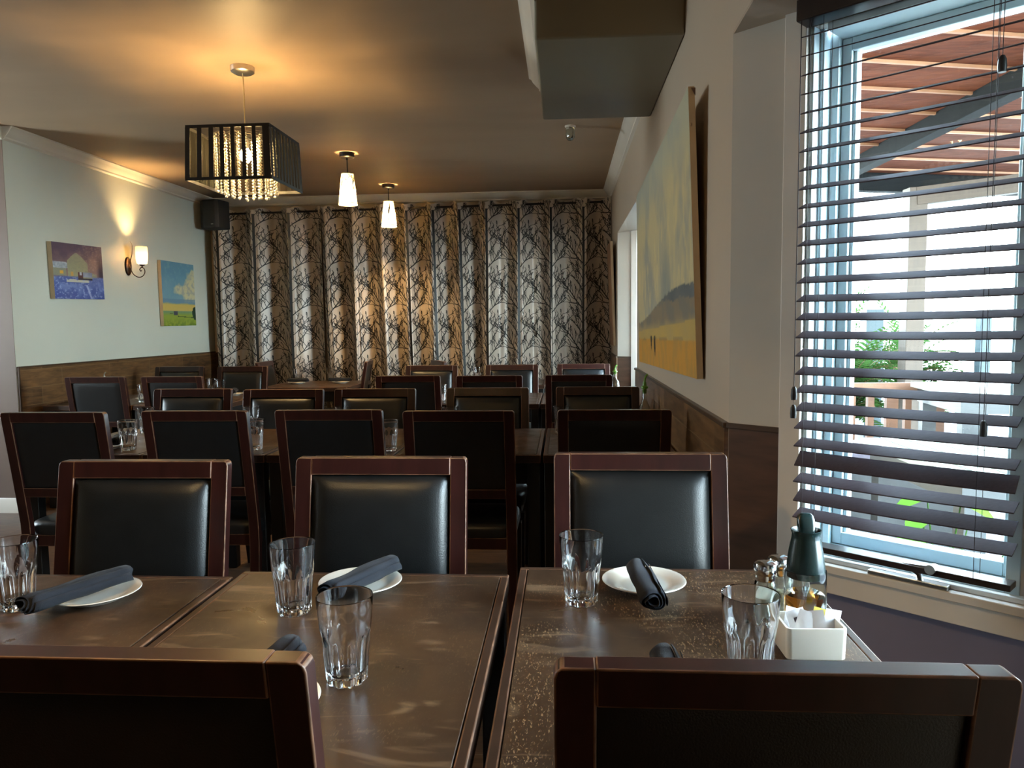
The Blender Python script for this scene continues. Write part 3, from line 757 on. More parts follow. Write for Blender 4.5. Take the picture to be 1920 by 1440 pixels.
def make_napkin(label, group):
    n, L = 96, .205; vs = []; fs = []; rows = 15
    rnd = random.Random(5)
    for j in range(rows):
        y = -L/2+L*j/(rows-1)
        k = 1+.06*sin(j*.8+1)-(.10 if j in (0, rows-1) else 0)
        for i in range(n):
            t = i/(n-1); a = -2*pi*2.6*t+.9; r = (.0235-.0155*t)*k
            r *= 1+.05*sin(3*a+y*30)+.03*noise.noise(Vector((a*2, y*25, 1)))
            yy = y+(.004*sin(a*2)+.012*t*(1 if j > rows/2 else -1))*(1 if j in (0, rows-1) else 0)
            vs.append((r*cos(a)*1.08, yy, r*sin(a)*.86))
    for j in range(rows-1):
        for i in range(n-1): a = j*n+i; fs.append((a, a+1, a+n+1, a+n))
    o = thing('napkin_roll', label, 'napkin', group=group)
    MB().add(vs, fs).build('rolled_cloth', 'napkin', o, smooth=70, solid=.0016)
    fl = MB(); vs = []; fs = []                       # loose flap tucked along the roll
    for j in range(9):
        y = -L*.47+L*.94*j/8
        for i in range(5):
            f = i/4; a = .9+.5*(1-f)-.15
            vs.append((.0252*cos(.35-f*.9)*1.1+.003*f+.002*sin(j*1.7)*f, y+.006*f*(j-4)/4, .0235*sin(.35-f*.9)*.86-.0005))
    for j in range(8):
        for i in range(4): a = j*5+i; fs.append((a, a+1, a+6, a+5))
    fl.add(vs, fs).build('loose_flap', 'napkin', o, smooth=70, solid=.0014)
    return o
GP, GN = 'white saucer plates at the place settings', 'dark cloth napkin rolls laid on plates'
PLS = [(-.962, 1.452, -.32, 'white plate under the left napkin roll, at the left nearest table'), (-.432, 1.535, -.30, 'white plate between two tumblers on the middle nearest table'),
       (.163, 1.562, .14, 'white plate on the scratched table by the window'), (-.442, 1.025, .3, 'white plate mostly hidden behind the nearest left chair back'),
       (-2.12, 3.33, .5, 'white plate edge left of the second row tumbler'), (-2.71, 6.0, .2, 'white plate in front of the chair before the left curtain'),
       (-2.60, 7.20, 1.5, 'left white plate on the square table by the left curtains'), (-2.18, 7.25, 1.5, 'right white plate on the square table by the left curtains'),
       (-1.36, 3.80, .4, 'white plate left of the middle second row chair'), (-3.24, 5.66, 1.2, 'white plate right of the plain black backed chair')]
NAP = [(-.972, 1.412, -.42, .03, 'dark napkin roll at left, lying across its plate towards the tumbler'), (-.422, 1.502, -.42, .03, 'dark napkin roll on the plate behind the nearest tumbler'),
       (.155, 1.488, .06, .03, 'dark napkin roll with open end towards the camera, on the scratched table'), (-.452, 1.062, -.03, .03, 'napkin roll end peeking over the nearest left chair back'),
       (.150, 1.055, .0, .03, 'napkin roll end peeking over the nearest right chair back'), (-2.10, 3.40, .4, .03, 'dark napkin roll beside the leftmost second row tumbler'),
       (-2.72, 6.03, .3, .03, 'dark napkin roll in front of the chair before the left curtain'), (-2.60, 7.22, 1.45, .03, 'left napkin roll on the square table by the left curtains'),
       (-2.20, 7.27, 1.6, .03, 'right napkin roll on the square table by the left curtains'), (-1.36, 3.78, .9, .03, 'dark napkin roll left of the middle second row chair')]
P0 = N0 = None
for x, y, r, l in PLS+[(.150, 1.075, 0, 'white plate hidden behind the nearest right chair back')][:0]:
    if P0 is None: P0 = make_plate(l, GP); P0.location = (x, y, .7603)
    else: dup(P0, (x, y, .7603), r, l, GP)
for x, y, r, z, l in NAP:
    zz = .7603+.0365 if l.find('peeking') < 0 else .7603+.037
    if N0 is None: N0 = make_napkin(l, GN); N0.location = (x, y, zz); N0.rotation_euler = (0, 0, r)
    else: dup(N0, (x, y, zz), r, l, GN)
# the near right setting still has its plate under the roll
dup(P0, (.150, 1.075, .7603), 0, 'white plate hidden behind the nearest right chair back', GP)

# ------------------------------------------------------------------ condiments on the scratched table
ZT = .7603
s = thing('syrup_bottle', 'clear syrup dispenser with dark green pourer and amber syrup', 'bottle', (.424, 1.345, ZT))
MB().lathe([(0, 0), (.034, 0), (.036, .003), (.036, .108), (.0355, .112), (.0338, .112), (.0335, .108), (.0335, .007), (.031, .005), (0, .005)], 40).build('bottle_body', 'clear_bottle', s, smooth=40)
MB().lathe([(0, .0055), (.0308, .0055), (.0333, .008), (.0333, .068), (.0325, .0685), (0, .0685)], 40).build('syrup', 'syrup', s, smooth=40)
MB().lathe([(.0320, .100), (.0332, .112), (.0318, .125), (.0285, .148), (.0245, .168), (.0238, .176), (.0262, .184), (.0245, .184), (.022, .176), (.012, .172), (0, .172)], 40).build('pourer', 'plastic_green', s, smooth=40)
m = MB(); vs = []
for z, a, b, y in ((.172, .0135, .012, .0), (.190, .0145, .011, .001), (.202, .015, .008, .004), (.2085, .0125, .006, .006), (.2115, .008, .004, .007)):
    vs += [(a*math.copysign(abs(cos(t))**.6, cos(t)), y+b*math.copysign(abs(sin(t))**.6, sin(t)), z) for t in [2*pi*k/20 for k in range(20)]]
fs = [(i*20+k, i*20+(k+1) % 20, i*20+20+(k+1) % 20, i*20+20+k) for i in range(4) for k in range(20)]+[tuple(80+k for k in range(20))]
m.add(vs, fs).build('thumb_lever', 'plastic_green', s, smooth=50)
def shaker(x, y, fill, label):
    t = thing('shaker', label, 'shaker', (x, y, ZT), 0, 'glass shakers with metal caps')
    MB().lathe([(0, 0), (.019, 0), (.0205, .003), (.0195, .02), (.0190, .045), (.0205, .058), (.0185, .070), (.0165, .074), (.0165, .080), (.0150, .080), (.0150, .073), (.0175, .058), (.0170, .044), (.0175, .006), (0, .005)], 24,
               0, None, lambda i, r, a: r*(1+.02*cos(8*a)) if 1 < i < 6 else r).build('jar', 'clear_bottle', t, smooth=40)
    MB().lathe([(0, .0055), (.0168, .0065), (.0164, .042), (0, .044)], 24).build('filling', fill, t, smooth=40)
    MB().lathe([(.0172, .074), (.0182, .076), (.0178, .079), (.0185, .081), (.0178, .084), (.0190, .087), (.0208, .092), (.0210, .099), (.0190, .106), (.0130, .1095), (.004, .1105), (0, .1105)], 28).build('cap', 'chrome', t, smooth=40)
shaker(.368, 1.398, 'salt', 'glass salt shaker with dented chrome cap, behind a tumbler')
shaker(.402, 1.432, 'pepper', 'glass shaker half hidden behind the syrup bottle')
c = thing('packet_caddy', 'square white china caddy holding sweetener packets', 'caddy', (.404, 1.256, ZT), .02)
m = MB(); A, B, Hc, t = .0475, .038, .055, .004
def rr(a, b, r, z, n=6):
    out = []
    for sx, sy, a0 in ((1, 1, 0), (-1, 1, pi/2), (-1, -1, pi), (1, -1, 3*pi/2)):
        out += [(sx*(a-r)+r*cos(a0+pi/2*k/n), sy*(b-r)+r*sin(a0+pi/2*k/n), z) for k in range(n+1)]
    return out
rings = [rr(A-.003, B-.003, .008, 0), rr(A, B, .009, .004), rr(A+.0015, B+.0015, .009, Hc-.002), rr(A+.0008, B+.0008, .009, Hc), rr(A-t+.001, B-t+.001, .007, Hc), rr(A-t, B-t, .007, Hc-.003), rr(A-t-.001, B-t-.001, .006, .006)]
k = len(rings[0]); vs = [p for r in rings for p in r]
fs = [(i*k+j, i*k+(j+1) % k, i*k+k+(j+1) % k, i*k+k+j) for i in range(len(rings)-1) for j in range(k)]+[tuple(range(k-1, -1, -1)), tuple((len(rings)-1)*k+j for j in range(k))]
m.add(vs, fs).build('box', 'china', c, smooth=35)
PK = [(-.033, .012, .9, .35, 'packet', 'white packet leaning at the left inside the caddy'), (-.018, -.004, -.25, .3, 'packet', 'white packet second from left in the caddy'),
      (-.004, .010, .2, -.28, 'packet', 'white packet with a grey print in the middle of the caddy'), (.010, .016, .1, .3, 'packet_y', 'yellow packet standing among white ones in the caddy'),
      (.018, -.006, -.5, -.2, 'packet', 'white packet just right of the yellow one'), (.030, .006, .6, .25, 'packet', 'white packet leaning at the right end of the caddy')]
for i, (x, y, r, tl, mm, l) in enumerate(PK):
    p = thing('sweetener_packet', l, 'packet', (.404+x, 1.256+y*.6, ZT+.009), 0, 'paper packets in the white caddy')
    q = MB(); vs = []; fs = []
    for j in range(7):
        for ii in range(5):
            u = ii/4*2-1; v = j/6; b = .0032*(1-u*u)*min(1, 4*v*(1-v)+.1)
            vs += [(u*.0155, -b, v*.062), (u*.0155, b, v*.062)]
    for j in range(6):
        for ii in range(4):
            a = (j*5+ii)*2; fs += [(a, a+2, a+12, a+10), (a+1, a+11, a+13, a+3)]
    o = q.add(vs, fs).build('paper', mm, p, smooth=60)
    if 'grey' in l:
        MB().box((-.006, -.0042, .042), (.006, -.0034, .050)).build('print', 'grey_print', p)
    p.rotation_euler = (-.18+.05*i*.5, tl, r*.5)

# oil and vinegar bottles on the farther tables
def cruet(x, y, body, fillmat, label, k=1.0, kz=1.0, tip='spout_green'):
    t = thing('oil_bottle', label, 'bottle', (x, y, ZT), .4, 'pouring bottles along the walls'); t.scale = (1, 1, kz)
    MB().lathe([(0, 0), (.033*k, 0), (.035*k, .004), (.035*k, .075*k), (.031*k, .095*k), (.016*k, .118*k), (.0125*k, .128*k), (.0125*k, .165*k), (.0105*k, .165*k), (.0105*k, .128*k), (.028*k, .094*k), (.032*k, .074*k), (.032*k, .006), (0, .006)], 28).build('bottle_body', body, t, smooth=40)
    if fillmat: MB().lathe([(0, .007), (.0315*k, .0075), (.0315*k, .05*k), (0, .05*k)], 28).build('filling', fillmat, t, smooth=40)
    MB().lathe([(0, .150*k), (.0098*k, .150*k), (.0120*k, .168*k), (.0205*k, .172*k), (.0205*k, .178*k), (.012*k, .182*k), (.010*k, .196*k), (0, .197*k)], 20).build('stopper', tip, t, smooth=40)
    MB().tube([(0, 0, .19*k), (.001, 0, .205*k), (.008*k, 0, .219*k), (.019*k, 0, .226*k)], [.007*k, .0065*k, .0055*k, .0045*k], 10).build('spout', tip, t, smooth=50)
    return t
cruet(.395, 5.98, 'clear_bottle', None, 'clear bottle with green spout beside the rightmost curtain side chair', 1.0)
cruet(.408, 3.9, 'clear_bottle', 'oil', 'oil bottle with green spout against the right tiled dado', .9, 1.42)
cruet(-3.6, 5.69, 'clear_bottle', None, 'thin spouted bottle above the plain black backed chair by the left wall', .7, 1.36, 'steel')

# ------------------------------------------------------------------ hanging lamps
def chandelier(x, y, label):
    c = thing('crystal_chandelier', label, 'chandelier', (x, y, 0), .0, 'square black chandeliers')
    MB().lathe([(0, ZC-.034), (.050, ZC-.034), (.062, ZC-.026), (.064, ZC-.004), (.064, ZC), (0, ZC)], 40).build('canopy', 'steel', c, smooth=35)
    MB().tube([(0, 0, ZC-.03), (.004, 0, 2.6), (.002, 0, 2.5), (0, 0, 2.30)], .0035, 8).build('cord', 'cable', c, smooth=60)
    ht, hb, z1, z0 = .222, .230, 2.362, 2.078
    # frame rims
    for z, h, nm in ((z1, ht, 'top_rim'), (z0, hb, 'bottom_rim')):
        m = MB(); zz0, zz1 = (z-.016, z) if nm == 'top_rim' else (z, z+.016)
        for a, b in (((-h, -h-.002), (h, -h+.003)), ((-h, h-.003), (h, h+.002)), ((-h-.002, -h), (-h+.003, h)), ((h-.003, -h), (h+.002, h))): m.box((*a, zz0), (*b, zz1))
        m.build(nm, 'band', c)
    # four pleated sides: sheer panels with ribbon bands
    for k in range(4):
        R = Matrix.Rotation(k*pi/2, 4, 'Z')
        def P(u, v, off=0):
            h = hb+(ht-hb)*v; return (u*h, -h-off, z0+.010+(z1-z0-.02)*v)
        m = MB()
        m.add([P(-1, 0), P(1, 0), P(1, 1), P(-1, 1)], [(0, 1, 2, 3)], 0, R)
        sd = m.build('shade_side', 'sheer' if k % 2 == 0 else 'sheer_side', c)
        bands = [(-1, -.89), (-.72, -.61), (-.44, -.33), (-.18, -.08), (.08, .17), (.34, .43), (.59, .68), (.84, 1)] if k % 2 == 0 else [(-1+i*.2, -1+i*.2+.10) for i in range(10)]+[(.93, 1)]
        m = MB()
        for a, b in bands:
            q = [P(a, 0, .001), P(b, 0, .001), P(b, 1, .001), P(a, 1, .001), P(a, 0, .003), P(b, 0, .003), P(b, 1, .003), P(a, 1, .003)]
            m.add(q, [(0, 1, 2, 3), (7, 6, 5, 4), (0, 4, 5, 1), (2, 6, 7, 3), (1, 5, 6, 2), (0, 3, 7, 4)], 0, R)
        m.build('ribbon_bands', 'band', sd)
    # spider arms and crystal strands
    m = MB()
    for a in range(4): m.bar((0, 0, z1-.008), (ht*cos(a*pi/2), ht*sin(a*pi/2), z1-.008), .004, .004)
    for r in (.075, .115, .16):
        pts = [(r*cos(t), r*sin(t), z1-.010) for t in [2*pi*i/28 for i in range(29)]]; m.tube(pts, .002, 5)
    m.build('strand_frame', 'steel', c)
    rnd = random.Random(11)
    oct_f = [(0, 2, 4), (2, 1, 4), (1, 3, 4), (3, 0, 4), (2, 0, 5), (1, 2, 5), (3, 1, 5), (0, 3, 5)]
    strands = [(.160, 26, 2.045), (.115, 18, 2.03), (.075, 12, 2.02)]
    for r, n, zb in strands:
        for i in range(n):
            t = 2*pi*i/n+r*20; zz = z1-.022; m = MB(); X, Y = r*cos(t), r*sin(t); zend = zb+rnd.uniform(-.008, .012)
            k = 0
            while zz > zend:
                last = zz-.0165 <= zend; q = .0085 if last else .0062
                T = Matrix.Translation((X, Y, zz)) @ Matrix.Rotation(rnd.uniform(0, 3), 4, 'Z')
                ring = [(q*cos(a), q*sin(a), 0) for a in [2*pi*j/6 for j in range(6)]]
                vs = [(0, 0, q)]+[(p[0]*.62, p[1]*.62, q*.75) for p in ring]+[(p[0], p[1], 0) for p in ring]+[(p[0]*.62, p[1]*.62, -q*.75) for p in ring]+[(0, 0, -q)]
                fs = [(0, 1+j, 1+(j+1) % 6) for j in range(6)]
                for b in (1, 7): fs += [(b+j, b+6+j, b+6+(j+1) % 6, b+(j+1) % 6) for j in range(6)]
                fs += [(19, 13+(j+1) % 6, 13+j) for j in range(6)]
                m.add(vs, fs, 0, T); zz -= .0165
            m.build('crystal_strand', 'bead', c)
    b = MB().lathe([(0, .052), (.016, .050), (.026, .035), (.030, .018), (.026, -.004), (.015, -.022), (0, -.028)], 20, 0, Matrix.Translation((0, 0, 2.235))).build('bulb', 'bulb', c, smooth=80)
    MB().lathe([(0, .105), (.018, .105), (.018, .052), (0, .052)], 16, 0, Matrix.Translation((0, 0, 2.235))).build('lamp_holder', 'steel', c, smooth=40)
    return c
ch = chandelier(-1.735, 4.122, 'square black ribbon shade chandelier with crystal strands, hanging at upper left')
dup(ch, (-.98, .80, 0), 0, 'square black chandelier over the nearest tables, seen only reflected in the window')

def branch_ribbons(m, rnd, f, n, mi):
    """short bare twigs on a surface given by f(u, v)"""
    for _ in range(n):
        u, v, a = rnd.random(), rnd.random()*.6, rnd.uniform(-.4, .4)
        def go(u, v, a, ln, w, d):
            vs = []; fs = []
            for i in range(7):
                vs += [f(u-w*cos(a), v+w*sin(a)), f(u+w*cos(a), v-w*sin(a))]
                if i: k = len(vs)-4; fs.append((k, k+1, k+3, k+2))
                if d < 2 and i in (2, 4): go(u, v, a+rnd.choice((-1, 1))*.7, ln*.6, w*.6, d+1)
                a += rnd.uniform(-.2, .2); u += sin(a)*ln/6*.8; v += cos(a)*ln/6
                if not 0.02 < v < .98: break
            if fs: m.add(vs, fs, mi)
        go(u, v, a, .6, .013, 0)
def pendant(x, y, label):
    c = thing('pendant_lamp', label, 'pendant lamp', (x, y, 0), 0, 'small hanging lamps in front of the curtains')
    MB().lathe([(0, ZC-.040), (.052, ZC-.040), (.060, ZC-.034), (.063, ZC), (0, ZC)], 32).build('canopy', 'dark_metal', c, smooth=35)
    MB().tube([(0, 0, ZC-.04), (0, 0, ZC-.055), (0, 0, ZC-.055), (0, 0, 2.50)], [.008, .008, .0045, .0045], 10).build('stem', 'dark_metal', c, smooth=40)
    zt, zb, rt, rb = 2.553, 2.303, .049, .075
    def f(u, v): r = rb+(rt-rb)*v+.0012; return (r*cos(2*pi*u), r*sin(2*pi*u), zb+(zt-zb)*v)
    m = MB(); n = 40
    vs = [(f(k/n, j/8)[0], f(k/n, j/8)[1], f(k/n, j/8)[2]) for j in range(9) for k in range(n)]
    vs = [(a*.985, b*.985, z) for a, b, z in vs]
    m.add(vs, [(j*n+k, j*n+(k+1) % n, j*n+n+(k+1) % n, j*n+n+k) for j in range(8) for k in range(n)], 0)
    branch_ribbons(m, random.Random(4), f, 9, 1)
    m.build('lamp_shade', ['shade', 'ink'], c, smooth=60)
    for z, r in ((zt, rt), (zb+.012, rb-.001)):
        MB().lathe([(r-.001, z-.003), (r+.002, z-.003), (r+.002, z+.003), (r-.001, z+.003), (r-.001, z-.003)], 40).build('shade_ring', 'dark_metal', c, smooth=40)
    MB().bar((-rt, 0, zt), (rt, 0, zt), .003, .003).bar((0, -rt, zt), (0, rt, zt), .003, .003).build('shade_spider', 'dark_metal', c)
    MB().lathe([(0, .04), (.012, .038), (.02, .02), (.023, .0), (.018, -.018), (0, -.025)], 16, 0, Matrix.Translation((0, 0, 2.385))).build('bulb', 'bulb3', c, smooth=80)
    MB().lathe([(0, .13), (.013, .13), (.013, .04), (0, .04)], 14, 0, Matrix.Translation((0, 0, 2.385))).build('lamp_holder', 'dark_metal', c, smooth=40)
    return c
pe = pendant(-1.760, 6.192, 'small hanging lamp with branch print shade, nearer and lower in view of two')
dup(pe, (-1.745, 7.591, 0), .9, 'small hanging lamp with branch print shade, farther one against the curtains')

s = thing('wall_sconce', 'bronze scroll wall sconce with a lit frosted shade between two paintings', 'wall lamp', (XL, 6.56, 1.868))
m = MB(); vs = []; fs = []
for i, (k, xx) in enumerate(((1, .001), (1, .008), (.88, .016), (.6, .021), (.25, .023))):
    vs += [(xx, .048*k*cos(2*pi*a/28), .082*k*sin(2*pi*a/28)) for a in range(28)]
for i in range(4): fs += [(i*28+a, i*28+(a+1) % 28, i*28+28+(a+1) % 28, i*28+28+a) for a in range(28)]
fs += [tuple(range(28)), tuple(4*28+a for a in range(28))]
m.add(vs, fs).build('backplate', 'iron', s, smooth=50)
sp = [(.015, 0, .02), (.030, 0, -.03), (.055, 0, -.075), (.095, 0, -.098), (.135, 0, -.090), (.158, 0, -.055), (.150, 0, -.022), (.128, 0, -.012), (.112, 0, -.028), (.118, 0, -.044), (.130, 0, -.040)]
def smooth_pts(P, n=6):
    P = [Vector(p) for p in P]; out = []
    for i in range(len(P)-1):
        a, b, c, d = P[max(i-1, 0)], P[i], P[i+1], P[min(i+2, len(P)-1)]
        for k in range(n):
            t = k/n; out.append(.5*((2*b)+(c-a)*t+(2*a-5*b+4*c-d)*t*t+(3*b-a-3*c+d)*t**3))
    return out+[P[-1]]
MB().tube(smooth_pts(sp), .0042, 8).build('scroll_arm', 'iron', s, smooth=60)
pts = smooth_pts([(.012, 0, -.02), (.030, 0, .05), (.048, 0, .12), (.050, 0, .185), (.030, 0, .225)])
MB().tube(pts, [.005-.0035*i/(len(pts)-1) for i in range(len(pts))], 8).build('tail', 'iron', s, smooth=60)
MB().lathe([(0, -.016), (.006, -.014), (.006, -.002), (.020, .004), (.026, .012), (.024, .015), (0, .015)], 20, 0, Matrix.Translation((.135, 0, .0))).build('cup', 'iron', s, smooth=40)
MB().lathe([(.024, .015), (.043, .022), (.049, .06), (.051, .11), (.048, .168), (.046, .170), (.045, .165), (.048, .11), (.046, .06), (.040, .026), (.022, .019)], 32, 0, Matrix.Translation((.135, 0, .0))).build('glass_shade', 'frost', s, smooth=50)
MB().lathe([(0, .03), (.012, .03), (.022, .06), (.024, .085), (.018, .105), (0, .115)], 16, 0, Matrix.Translation((.135, 0, .0))).build('bulb', 'bulb2', s, smooth=80)

# ------------------------------------------------------------------ speaker, ceiling fixture
s = thing('loudspeaker', 'black loudspeaker mounted high in the corner left of the curtains', 'speaker', (-3.70, 7.90, 2.355), -.15)
m = MB(); A = [(-.135, .10), (-.12, -.05), (-.045, -.115), (.10, -.125), (.128, -.10), (.128, .10)]
vs = [(x*k, y*k, z) for z, k in ((0, .97), (.012, 1), (.283, 1), (.295, .97)) for x, y in A]
fs = [(i*6+k, i*6+(k+1) % 6, i*6+6+(k+1) % 6, i*6+6+k) for i in range(3) for k in range(6)]+[tuple(range(5, -1, -1)), tuple(18+k for k in range(6))]
m.add(vs, fs).build('cabinet', 'speaker', s, bevel=.006, seg=3)
MB().add([(-.040, -.121, .018), (.098, -.131, .018), (.098, -.131, .278), (-.040, -.121, .278), (-.040, -.114, .018), (.098, -.124, .018), (.098, -.124, .278), (-.040, -.114, .278)], [(0, 1, 2, 3), (7, 6, 5, 4), (0, 4, 5, 1), (1, 5, 6, 2), (2, 6, 7, 3), (3, 7, 4, 0)]).build('grille', 'speaker', s, bevel=.003)
MB().box((.055, -.1335, .034), (.080, -.1285, .041)).build('badge', 'steel', s)
MB().bar((.0, .05, .15), (-.02, .285, .15), .05, .05).build('bracket', 'black', s)
f = thing('ceiling_fixture', 'small clear ribbed fixture on the ceiling beyond the boxed bulkhead', 'ceiling fixture', (.05, 5.544, ZC)); f.scale = (.75, .75, .9)
MB().lathe([(0, 0), (.052, 0), (.052, -.008), (.046, -.014), (0, -.014)], 28).build('base', 'crown', f, smooth=35)
MB().lathe([(.038, -.013), (.043, -.03), (.040, -.05), (.044, -.07), (.038, -.095), (.022, -.112), (0, -.118), (0, -.114), (.02, -.108), (.035, -.093), (.040, -.07), (.036, -.05), (.039, -.03), (.035, -.014)], 28, 0, None, lambda i, r, a: r*(1+.05*cos(7*a))).build('clear_cover', 'clear_bottle', f, smooth=40)

# ------------------------------------------------------------------ paintings
def sm(a, b, x): t = min(1, max(0, (x-a)/(b-a))); return t*t*(3-2*t)
def mixc(a, b, t): return tuple(p+(q-p)*t for p, q in zip(a, b))
def pic_winter(u, v):
    n = fbm(u*7, v*7, 1); n2 = fbm(u*22, v*30, 2)
    c = mixc((150, 116, 108), (84, 66, 88), sm(.45, 1.05, v+.12*n-.25*u+.1)); c = mixc(c, (188, 160, 138), .35*sm(.1, .5, n2)*sm(.3, .8, u))
    if u > .84: c = mixc(c, (70, 52, 66), sm(.84, .96, u)*sm(.95, .5, v))
    ap = .84-.9*abs(u-.46)**1.35*1.6
    if .27 < u < .68 and v < ap: c = mixc((168, 162, 124), (140, 136, 116), sm(.3, .8, v)*.6+.3*n2)
    if .62 < u < .86 and v < .53-.3*(u-.62): c = mixc((150, 146, 120), (128, 124, 110), n2)
    if u < .25 and .42 < v < .56: c = (150, 148, 124)
    if u < .27 and .55 < v < .66-.3*(u-.12)**2: c = mixc((186, 190, 196), (150, 156, 168), .5+n2)
    if .12 < u < .19 and .445 < v < .51: c = (232, 178, 70)
    if .33 < u < .38 and .42 < v < .50: c = (206, 160, 84)
    if .47 < u < .57 and .36 < v < .49: c = (92, 46, 46)
    if .50 < u < .55 and .44 < v < .50: c = (190, 196, 208)
    if .57 < u < .76 and .41 < v < .50: c = mixc((160, 164, 184), (128, 132, 156), .5+n)
    if .47 < u < .76 and .345 < v < .38: c = (54, 44, 56)
    if v < .42 and not (.47 < u < .76 and v > .345):
        s = mixc((84, 100, 168), (120, 140, 196), sm(-.2, .5, n)); s = mixc(s, (64, 76, 146), sm(.3, .0, v)*.5)
        if .24 < u < .70 and .30 < v < .37+.03*n: s = (200, 198, 180)
        if abs((u-.62)-(.3-v)*.35) < .02+.01*n2 and v < .26: s = mixc(s, (206, 214, 236), .6)
        if n2 > .34: s = mixc(s, (176, 190, 226), .6)
        if u > .68 and v > .2: s = mixc(s, (108, 122, 182), .5+.5*n2)
        c = mixc(c, s, sm(.43, .38, v+.02*n))
    return c
def pic_field(u, v):
    n = fbm(u*3.5, v*5, 3); n2 = fbm(u*12, v*16, 5)
    c = mixc((130, 166, 178), (100, 148, 174), sm(.3, .95, v+.15*n)); c = mixc(c, (132, 172, 176), .4*sm(.0, .6, n2))
    cl = sm(.0, .16, (u-.98)+1.05*max(0, .60-abs(v-.56)*1.5)+.22*n+.08*n2)
    if v > .38: c = mixc(c, mixc((214, 204, 160), (180, 178, 160), sm(-.2, .4, n2)), cl)
    if v < .42: c = mixc(c, (108, 140, 164), .7)
    c = mixc(c, (214, 184, 98), sm(.37+.03*n, .33, v)*sm(.2, .25, v))
    if v < .235: c = mixc((120, 154, 116), (150, 164, 62), sm(.23, .15, v)); c = mixc(c, (72, 108, 40), .7*sm(0, .4, n2+.2)*sm(.2, .0, v+.05))
    if .30 < u < .43 and .165 < v < .235: c = (74, 74, 88)
    if u < .28 and .185 < v < .2 and u > .18: c = (70, 84, 56)
    if (u-1.0)**2/.012+(v-.20)**2/.011 < 1+.5*n2: c = (38, 64, 44)
    if .42 < u and abs(v-.135-.04*(.8-u)) < .006: c = (60, 80, 44)
    return c
def pic_plain(u, v):
    n = fbm(u*5, v*2.2, 7); n2 = fbm(u*26, v*7, 8); n3 = fbm(u*10, v*10, 9)
    c = mixc((196, 182, 138), (160, 158, 142), sm(-.25, .35, n)); c = mixc(c, (214, 196, 138), .6*sm(.05, .4, n2)*sm(1.05, .5, v)); c = mixc(c, (164, 172, 160), .6*sm(.72, .98, v))
    c = mixc(c, (132, 138, 134), .7*sm(.12, .0, abs(u-.62)+.12*n)*sm(.62, .42, v))
    rid = .24+.11*sm(.0, .8, u)-.012*sm(.85, 1, u)+.008*fbm(u*30, 1)
    if v < rid:
        c = mixc((140, 124, 100), (124, 118, 104), sm(-.2, .3, n3))
        if u > .55 and v > .315-.05*(u-.55)+.02*n3: c = mixc((88, 96, 100), (104, 108, 106), .5+n3)
        c = mixc(c, (176, 152, 104), sm(.24, .19, v+.02*n3)*.8)
    if v < .19+.02*u: c = mixc((188, 160, 92), (196, 164, 84), .5+n3)
    if v < .145-.01*u+.004*n3: c = mixc((206, 148, 50), (190, 144, 66), sm(-.3, .4, n2+.4*n3))
    if .135 < v < .15 and n3 > 0: c = mixc(c, (150, 126, 84), .6)
    for uu, a, b in ((.325, .083, .155), (.40, .05, .158)):
        if abs(u-uu) < .011*sm(a-.01, a+.05, v)+.002 and a < v < b: c = (42, 34, 30)
    return c
def painting(name, label, f, corners, depth_dir, thick, nu, nv):
    """corners: bottom left, bottom right, top right, top left of the painted face as seen by a viewer"""
    bl, br, tr, tl = [Vector(p) for p in corners]; dd = Vector(depth_dir)*thick
    o = thing(name, label, 'painting', bl)
    vs = []; fs = []; col = []
    for j in range(nv+1):
        for i in range(nu+1):
            u, v = i/nu, j/nv
            p = (bl*(1-u)+br*u)*(1-v)+(tl*(1-u)+tr*u)*v; vs.append(p-bl); col.append((*srgb(*[min(255, max(0, x)) for x in f(u, v)]), 1))
    fs = [(j*(nu+1)+i, j*(nu+1)+i+1, (j+1)*(nu+1)+i+1, (j+1)*(nu+1)+i) for j in range(nv) for i in range(nu)]
    fo = MB().add(vs, fs).build('painted_face', 'paint', o, smooth=30)
    ca = fo.data.attributes.new('paint', 'FLOAT_COLOR', 'POINT'); ca.data.foreach_set('color', np.array(col, dtype=np.float32).ravel())
    q = [p-bl+dd*.01 for p in (bl, br, tr, tl)]; q2 = [p-bl+dd for p in (bl, br, tr, tl)]
    MB().add(q+q2, [(7, 6, 5, 4), (0, 4, 5, 1), (1, 5, 6, 2), (2, 6, 7, 3), (3, 7, 4, 0)]).build('stretcher_frame', 'rawedge', o)
    return o
e = XL+.040
painting('canvas_painting', 'small winter night painting of a snowy farmyard with a truck, left of the sconce', pic_winter,
         [(e, 5.512, 1.545), (e, 6.132, 1.560), (e, 6.120, 1.990), (e, 5.500, 1.974)], (-1, 0, 0), .036, 120, 90)
painting('canvas_painting', 'upright painting of a blue sky over a green field, right of the sconce', pic_field,
         [(e, 7.06, 1.335), (e, 7.70, 1.340), (e, 7.69, 1.965), (e, 7.05, 1.965)], (-1, 0, 0), .034, 100, 110)
big = painting('canvas_painting', 'large pale sky and golden plain canvas leaning from the right wall', pic_plain,
         [(.462, 4.72, 1.075), (.466, 2.705, 1.112), (.428, 2.705, 2.118), (.432, 4.62, 2.06)], (1, 0, .03), .022, 240, 130)
MB().add([(.437-.462+.0, 2.70-4.72, 2.112-1.075), (.452-.462, 2.70-4.72, 2.112-1.075), (.452-.462, 2.70-4.72, 2.085-1.075), (.437-.462, 2.697-4.72, 2.112-1.075), (.452-.462, 2.697-4.72, 2.112-1.075), (.452-.462, 2.697-4.72, 2.085-1.075)],
         [(0, 1, 2), (5, 4, 3), (0, 3, 4, 1), (1, 4, 5, 2), (2, 5, 3, 0)]).build('corner_wedge', 'worn', big)
